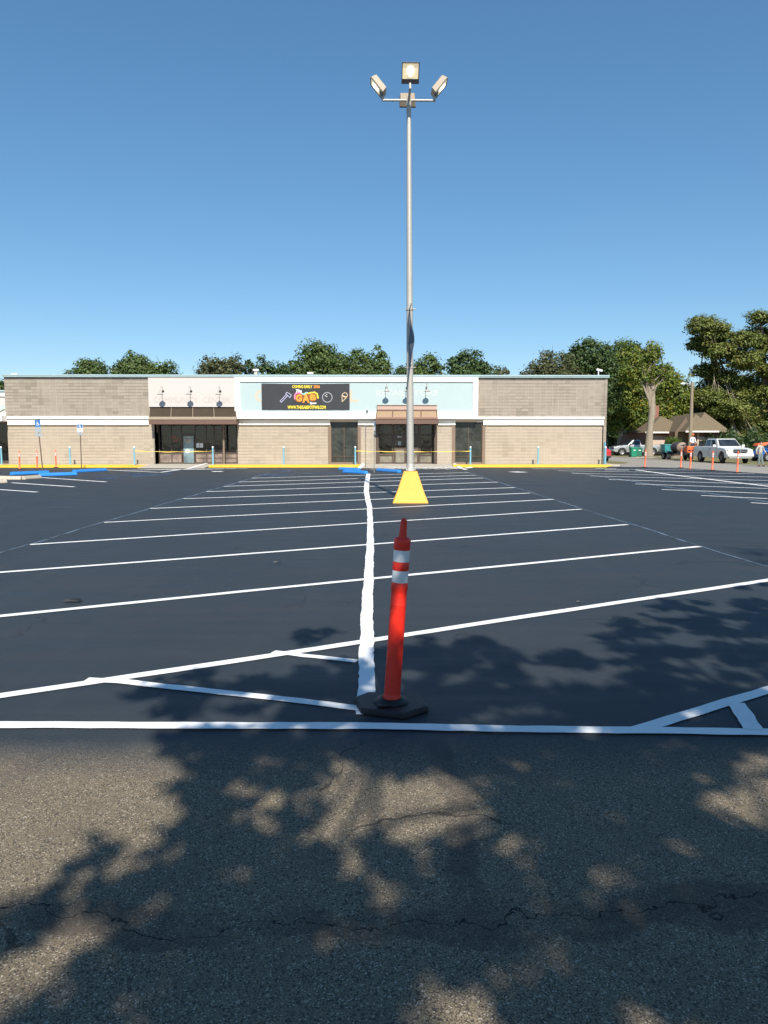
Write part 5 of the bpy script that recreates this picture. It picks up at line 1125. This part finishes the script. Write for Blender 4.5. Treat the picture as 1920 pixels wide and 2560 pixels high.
# dark undergrowth by the houses
n = 5200; P = np.stack([rng.uniform(ux(1790, 79), ux(1990, 79), n), rng.uniform(77, 84, n), rng.random(n)**.9*2.6], 1); P[:, 2] *= (.7+.35*np.sin(P[:, 0]*1.7+P[:, 1])+.25*np.sin(P[:, 0]*4.1))
o = leaf_mesh('undergrowth', P, rng.normal(size=(n, 3))+np.array([0, -.3, .6]), rng.uniform(.2, .45, n), rng.random((n, 2))*.6, 'leaf_dark', None, (38, 80, 0)); tag(o, 'dark shrubby undergrowth below the tall layered trees at the right', 'undergrowth', kind='stuff')

# ------------------------------------------------------------------ the shade tree whose shadow lies over the near asphalt
# coverage of the shade as surveyed on the ground (columns 0..1920 px, rows 1480..2560 px), 0 sun .. 9 full shade
SH = """
0000000000000000000000002344
0000000000000000000000014665
0000000000033000000000455655
0000000000012044442000556677
0000000000023056664256777777
0000000334443467765466777777
0000045544434577776667777777
0000045444555678887677888888
0000000456666778677867888888
0000005777877888888888888887
0000016755545555567888888765
0000015744333332346888888653
0000026653333322334878888632
0000014665433323335848888743
0000014455444442246888888876
0001013466654554578888888888
0002102467776554788878888888
3444323778885578888858888888
5565434888877788888878888888
3333466478888578888888888888
2322467748888844888888888888
3333777888885488888888888888
4456887888888888888888888888
5778888888888888888888888888
7888888888888888888888865888
4578448888888887778886658888
4577448888888854888833888888
""".strip().split()
SH = [list(map(int, r)) for r in SH]; nr, nc = len(SH), len(SH[0])
def shade_at(px, py):
    c = min(nc-1, max(0, px/1920*nc-.5)); r = (py-1480)/1080*nr-.5
    if r > nr-1: r = nr-1
    if r < 0: return SH[0][int(c)]*.3 if r > -1 else 0
    r0_, c0_ = int(r), int(c); fr_, fc = r-r0_, c-c0_; r1, c1 = min(nr-1, r0_+1), min(nc-1, c0_+1)
    return (SH[r0_][c0_]*(1-fr_)*(1-fc)+SH[r1][c0_]*fr_*(1-fc)+SH[r0_][c1]*(1-fr_)*fc+SH[r1][c1]*fr_*fc)
def to_px(x, y):
    v = _rot.transposed() @ (Vector((x, y, 0))-Vector((0, 0, CAMZ)))
    return 960+F*v.x/-v.z, 1280-F*v.y/-v.z
sh_root = (5.2, -5.4, 0.)
st = thing('shade_tree', sh_root, 'broad leafy tree standing out of frame that throws the dappled shade over the near asphalt', 'tree')
up = sdir/sdir.z
LP, LN_, LT = [], [], []; twigs = []; tries = 0
from mathutils import noise as mn
FLECK = [(851, 2175, 60, 30), (960, 2204, 55, 26), (908, 2337, 62, 30), (810, 2239, 28, 18), (584, 2198, 32, 42), (353, 2198, 36, 34), (399, 2366, 40, 24), (1308, 2160, 34, 24), (1360, 2233, 28, 20), (1169, 2019, 34, 22), (1313, 2196, 40, 26),
         (1360, 2266, 32, 24), (1723, 2228, 52, 28), (1563, 2214, 34, 24), (1419, 2396, 60, 30), (1595, 2440, 50, 28), (1726, 2474, 52, 26), (1096, 2446, 40, 26), (1034, 2484, 40, 28), (1112, 2506, 52, 28), (1425, 2548, 90, 42), (993, 2115, 34, 22), (1024, 2244, 40, 26),
         (1175, 2157, 30, 20), (1833, 2030, 70, 36), (340, 2540, 70, 36), (40, 2530, 60, 40), (1440, 1990, 60, 26), (1100, 2085, 60, 22), (760, 2100, 70, 24), (640, 2000, 50, 24), (1250, 1780, 60, 16), (1440, 1700, 60, 14), (1130, 1700, 60, 16), (1560, 1640, 50, 12), (1720, 1690, 60, 14), (620, 1750, 50, 14), (1500, 1925, 60, 20), (1700, 1860, 50, 16), (1320, 1900, 50, 18)]
while len(twigs) < 9500 and tries < 600000:
    tries += 1
    x = random.uniform(-5.0, 6.0); y = random.uniform(.7, 10.4)
    v = Vector((x, y, 0))
    if y < 1.95: dens = 7.5 if x > -1.2+.3*math.sin(y*5) else 3
    else:
        px, py = to_px(x, y)
        if px > 1920: dens = shade_at(1900, py)+.5 if py > 1500 and px < 2700 else 0
        elif px < 0: dens = shade_at(5, py)*.8 if py > 1900 and px > -500 else 0
        else: dens = shade_at(px, py)
    g = mn.noise(Vector((x*2.3, y*1.9, 3.3)))*.40+mn.noise(Vector((x*4.6, y*3.7, 9.1)))*.60+mn.noise(Vector((x*8.5, y*7, 1.7)))*.35
    if y >= 1.95:
        for fx_, fy_, fa_, fb_ in FLECK:
            e2 = ((px-fx_)/fa_)**2+((py-fy_)/fb_)**2
            if e2 < 1+g*.8: dens = 0
    if dens/9+g*1.8 < .63 or dens < .9: continue
    hgt = random.uniform(4.6, 6.6)+(.25*math.sin(x*1.3)+.2*math.cos(y*1.9))+.05*y
    c = v+up*hgt; twigs.append(c)
    k = 9; dr = np.array([random.gauss(0, 1), random.gauss(0, 1), random.gauss(0, .5)]); dr /= np.linalg.norm(dr)
    L = random.uniform(.04, .12)
    t = rng.random(k)[:, None]; pp = np.array(c)+dr*(t-.5)*L*2+rng.normal(size=(k, 3))*.022
    LP.append(pp); LN_.append(rng.normal(size=(k, 3))*.6+np.array(sdir)*.5); LT.append(np.clip(rng.random((k, 2)), 0, 1))
# unseen rest of the crown, enlarged to block sky light and deepen near shade
n2 = 9000
for _ in range(n2):
    d = rng.normal(size=3); d /= np.linalg.norm(d); c = np.array([4.5, -8.5, 9.6])+d*np.array([10.5, 8.0, 4.2])*rng.uniform(.55, 1.)
    g_ = Vector(c)-up*c[2]
    if (g_.y > 1.2 and g_.x < 5.2) or (c[1] > 1 and c[2] < 6): continue
    k = 14; LP.append(c+rng.normal(size=(k, 3))*.22); LN_.append(rng.normal(size=(k, 3))*.7+np.array([0, 0, .7])); LT.append(rng.random((k, 2)))
LP = np.concatenate(LP); LN_ = np.concatenate(LN_); LT = np.concatenate(LT)
leaf_mesh('crown', LP, LN_, rng.uniform(.07, .12, len(LP)), LT, 'leaf_thick', st, sh_root, .6)
m = M(); m.tube([sh_root, (5.2, -5.4, .8), (5.0, -5.3, 2.2), (4.6, -5.0, 4.2)], [.42, .32, .28, .24], 14)
fork = Vector((4.6, -5.0, 3.9)); mains = []
for tgt in ((3.0, -1.6, 5.6), (.8, -2.0, 5.7), (4.2, -.8, 5.6), (6.5, -4.5, 7.4), (6.8, -8, 8.6), (2.4, -4.6, 6.6)):
    t = Vector(tgt); md = fork.lerp(t, .5)+Vector((0, 0, .5)); m.tube([fork, md, t], [.14, .08, .03], 9); mains += [fork.lerp(md, .7), md, md.lerp(t, .5), t]
for i in range(170):
    c = twigs[random.randrange(len(twigs))]; s = min(mains, key=lambda q: (q-c).length+random.random()*.5)
    if (s-c).length > 2.4: continue
    md = s.lerp(c, .5)+Vector((random.uniform(-.2, .2), random.uniform(-.2, .2), .15))
    m.tube([s, md, c], [.032, .02, .006], 5)
m.build('trunk', 'bark', st, sh_root)

# ------------------------------------------------------------------ people
def skin_mesh(name, verts, edges, radii, mat, parent, sub=2, root=0, mats=None):
    me = bpy.data.meshes.new(name); me.from_pydata(verts, edges, []); o = bpy.data.objects.new(name, me); COL.objects.link(o)
    sk = o.modifiers.new('skin', 'SKIN'); sk.use_smooth_shade = True
    for i, d in enumerate(me.skin_vertices[0].data):
        rr = radii[i]; d.radius = rr if isinstance(rr, tuple) else (rr, rr); d.use_root = (i == root)
    s = o.modifiers.new('sub', 'SUBSURF'); s.levels = sub; s.render_levels = sub
    dg = bpy.context.evaluated_depsgraph_get(); m2 = bpy.data.meshes.new_from_object(o.evaluated_get(dg)); m2.name = name
    m2.materials.clear(); m2.materials.append(MT[mat]); bpy.data.objects.remove(o); bpy.data.meshes.remove(me)
    q = bpy.data.objects.new(name, m2); COL.objects.link(q); q.parent = parent; return q
def person(loc, rot, lab, arms, legs, shirt, pants, head_turn=0, hat=None, scale=1.):
    """arms: [(elbow), (wrist)] for left and right, legs: [(knee), (ankle)]"""
    r = thing('person', loc, lab, 'person', None, (0, 0, rot)); r.scale = (scale,)*3
    V = [(0, 0, .95), (0, 0, 1.12), (0, 0, 1.32), (0, .0, 1.43), (0, -.01, 1.50), (0, -.02, 1.56), (0, -.03, 1.64), (0, -.01, 1.71)]
    E = [(0, 1), (1, 2), (2, 3), (3, 4), (4, 5), (5, 6), (6, 7)]
    Rr = [(.13, .095), (.12, .09), (.15, .10), (.10, .075), .055, (.068, .08), (.078, .098), (.06, .075)]
    def addp(p, r_, parent): V.append(tuple(p)); Rr.append(r_); E.append((parent, len(V)-1)); return len(V)-1
    hands = []
    for s, (elb, wr_) in zip((-1, 1), arms):
        sh = addp((s*.185, 0, 1.40), .058, 2 if False else 3); e_ = addp(elb, .043, sh); w_ = addp(wr_, .029, e_)
        d = (Vector(wr_)-Vector(elb)).normalized(); pm = addp(Vector(wr_)+d*.05, (.036, .02), w_)
        for j, (off, ln) in enumerate(((-.027, .068), (-.009, .078), (.009, .074), (.026, .058))):
            b_ = addp(Vector(wr_)+d*.09+Vector((0, off, 0)), .0105, pm); k_ = addp(Vector(V[b_])+d*ln*.5+Vector((-s*.008, 0, 0)), .0095, b_); addp(Vector(V[k_])+d*ln*.45+Vector((-s*.018, 0, 0)), .008, k_)
        tb = addp(Vector(wr_)+d*.03+Vector((0, -.035, 0)), .012, pm); addp(Vector(V[tb])+d*.045+Vector((-s*.01, -.018, 0)), .0095, tb)
    for s, (kn, an) in zip((-1, 1), legs):
        hp = addp((s*.095, 0, .90), .088, 0); k_ = addp(kn, .058, hp); a_ = addp(an, .038, k_); t = addp(Vector(an)+Vector((0, -.13, -.055)), (.038, .025), a_)
    body = skin_mesh('body', V, E, Rr, 'skin', r)
    # face
    def ell(c, rad, name, mat, par, n=12):
        m = M(); m.lathe([(math.sin(math.pi*k/8)*1, -math.cos(math.pi*k/8)) for k in range(9)], n); m.v = [(c[0]+v[0]*rad[0], c[1]+v[1]*rad[1], c[2]+v[2]*rad[2]) for v in m.v]; return m.build(name, mat, par)
    hs_ = []
    for s in (-1, 1): hs_.append(ell((s*.032, -.112, 1.645), (.012, .008, .008), 'eye', 'black', body)); ell((s*.082, -.01, 1.635), (.012, .022, .032), 'ear', 'skin', body)
    ell((0, -.128, 1.618), (.013, .018, .022), 'nose', 'skin', body); ell((0, -.112, 1.583), (.024, .008, .006), 'mouth', 'tank', body)
    m = M(); m.lathe([(.088*math.sin(math.pi*k/12), .10*-math.cos(math.pi*k/12)) for k in range(5, 13)], 16, (0, .008, 1.68), sy=1.15); m.build('hair', 'hair', r)
    if hat:
        m = M(); m.lathe([(.15, .0), (.148, .008), (.10, .015), (.098, .06), (.07, .10), (0, .115)], 18, (0, -.01, 1.70), sy=1.15); m.build('hat', hat, r)
    # sweatshirt
    V2 = [(0, 0, .90), (0, 0, 1.10), (0, 0, 1.30), (0, 0, 1.42), (0, -.005, 1.475)]; E2 = [(0, 1), (1, 2), (2, 3), (3, 4)]; R2 = [(.19, .15), (.165, .135), (.18, .13), (.125, .098), (.07, .068)]
    for s, (elb, wr_) in zip((-1, 1), arms):
        i = len(V2); V2 += [(s*.195, 0, 1.40), elb, tuple(Vector(elb).lerp(Vector(wr_), .95))]; R2 += [.078, .064, .046]; E2 += [(3, i), (i, i+1), (i+1, i+2)]
    skin_mesh('sweatshirt', V2, E2, R2, shirt, r)
    V3 = [(0, 0, .96), (0, 0, .89)]; E3 = [(0, 1)]; R3 = [(.178, .14), (.172, .14)]
    for s, (kn, an) in zip((-1, 1), legs):
        i = len(V3); V3 += [(s*.10, 0, .80), kn, tuple(Vector(an)+Vector((0, .01, .02)))]; R3 += [.098, .076, .062]; E3 += [(1, i), (i, i+1), (i+1, i+2)]
        m = M(); c = Vector(an); m.lathe([(0, 0), (.048, .0), (.052, .02), (.045, .06), (.03, .085), (0, .09)], 14, (c.x, c.y-.07, c.z-.08), sy=2.9); m.build('shoe', 'shoe', r)
    skin_mesh('trousers', V3, E3, R3, pants, r)
    return r
pp_ = G(1899, 1166.5)
person((pp_.x, pp_.y, .006), R(20), 'person in a grey sweatshirt and grey blue jeans walking at the right edge', [((-.33, .04, 1.18), (-.42, -.08, .99)), ((.33, .02, 1.17), (.40, -.10, .97))],
       [((-.12, -.06, .49), (-.14, .0, .09)), ((.13, -.04, .49), (.16, -.12, .09))], 'hoodie', 'jeans', scale=.93)
person((ux(1731.5, 63.3), 63.3, .63), R(10), 'person in an orange hat and white top standing on the trailer behind the orange generator', [((-.27, .0, 1.15), (-.24, -.2, .98)), ((.27, .0, 1.15), (.24, -.2, .98))],
       [((-.11, -.02, .49), (-.12, .02, .09)), ((.11, -.02, .49), (.13, .0, .09))], 'white_shirt', 'dark_cloth', hat='hat', scale=.93)
# orange and blue gear at the far right edge
p = (ux(1922, 64), 64.5, .02); eq = thing('equipment_cart', p, 'orange topped cart just behind the walking person at the right edge', 'cart')
m = M(); m.box(-.8, .5, -.4, .4, .35, 1.15); m.build('cart_body', 'car_blue', eq, bevel=.06)
m = M(); m.hexa([(-.95, -.45, 1.25), (.55, -.45, 1.25), (.55, .45, 1.25), (-.95, .45, 1.25)], [(-.8, -.4, 1.45), (.5, -.4, 1.6), (.5, .4, 1.6), (-.8, .4, 1.45)]); m.build('cart_cover', 'gen', eq, bevel=.04)
m = M(); m.box(-.7, -.62, -.3, .3, 1.15, 1.25); m.box(.3, .38, -.3, .3, 1.15, 1.25); m.build('cart_frame', 'black', eq)
for s in (-1, 1): wheel(eq, s*.45, -.3, .2, .12, s)
# small debris on the asphalt
for px, py, s, lab in ((182, 1506, .09, 'dark scrap of bark on the asphalt near the left second line'), (1447, 1507, .03, 'tiny dark pebble above the nearest long line at the right'), (693, 1408, .05, 'small dark twig scrap in a left bay')):
    p = G(px, py); m = M(); m.hexa([(-s, -s*.3, 0), (s*.8, -s*.4, 0), (s, s*.3, 0), (-s*.7, s*.4, 0)], [(-s*.7, -s*.2, s*.25), (s*.5, -s*.25, s*.15), (s*.7, s*.2, s*.3), (-s*.5, s*.25, s*.2)])
    o = m.build('debris', 'black', None, (0, 0, 0)); o.location = (p.x, p.y, .014); tag(o, lab, 'debris')
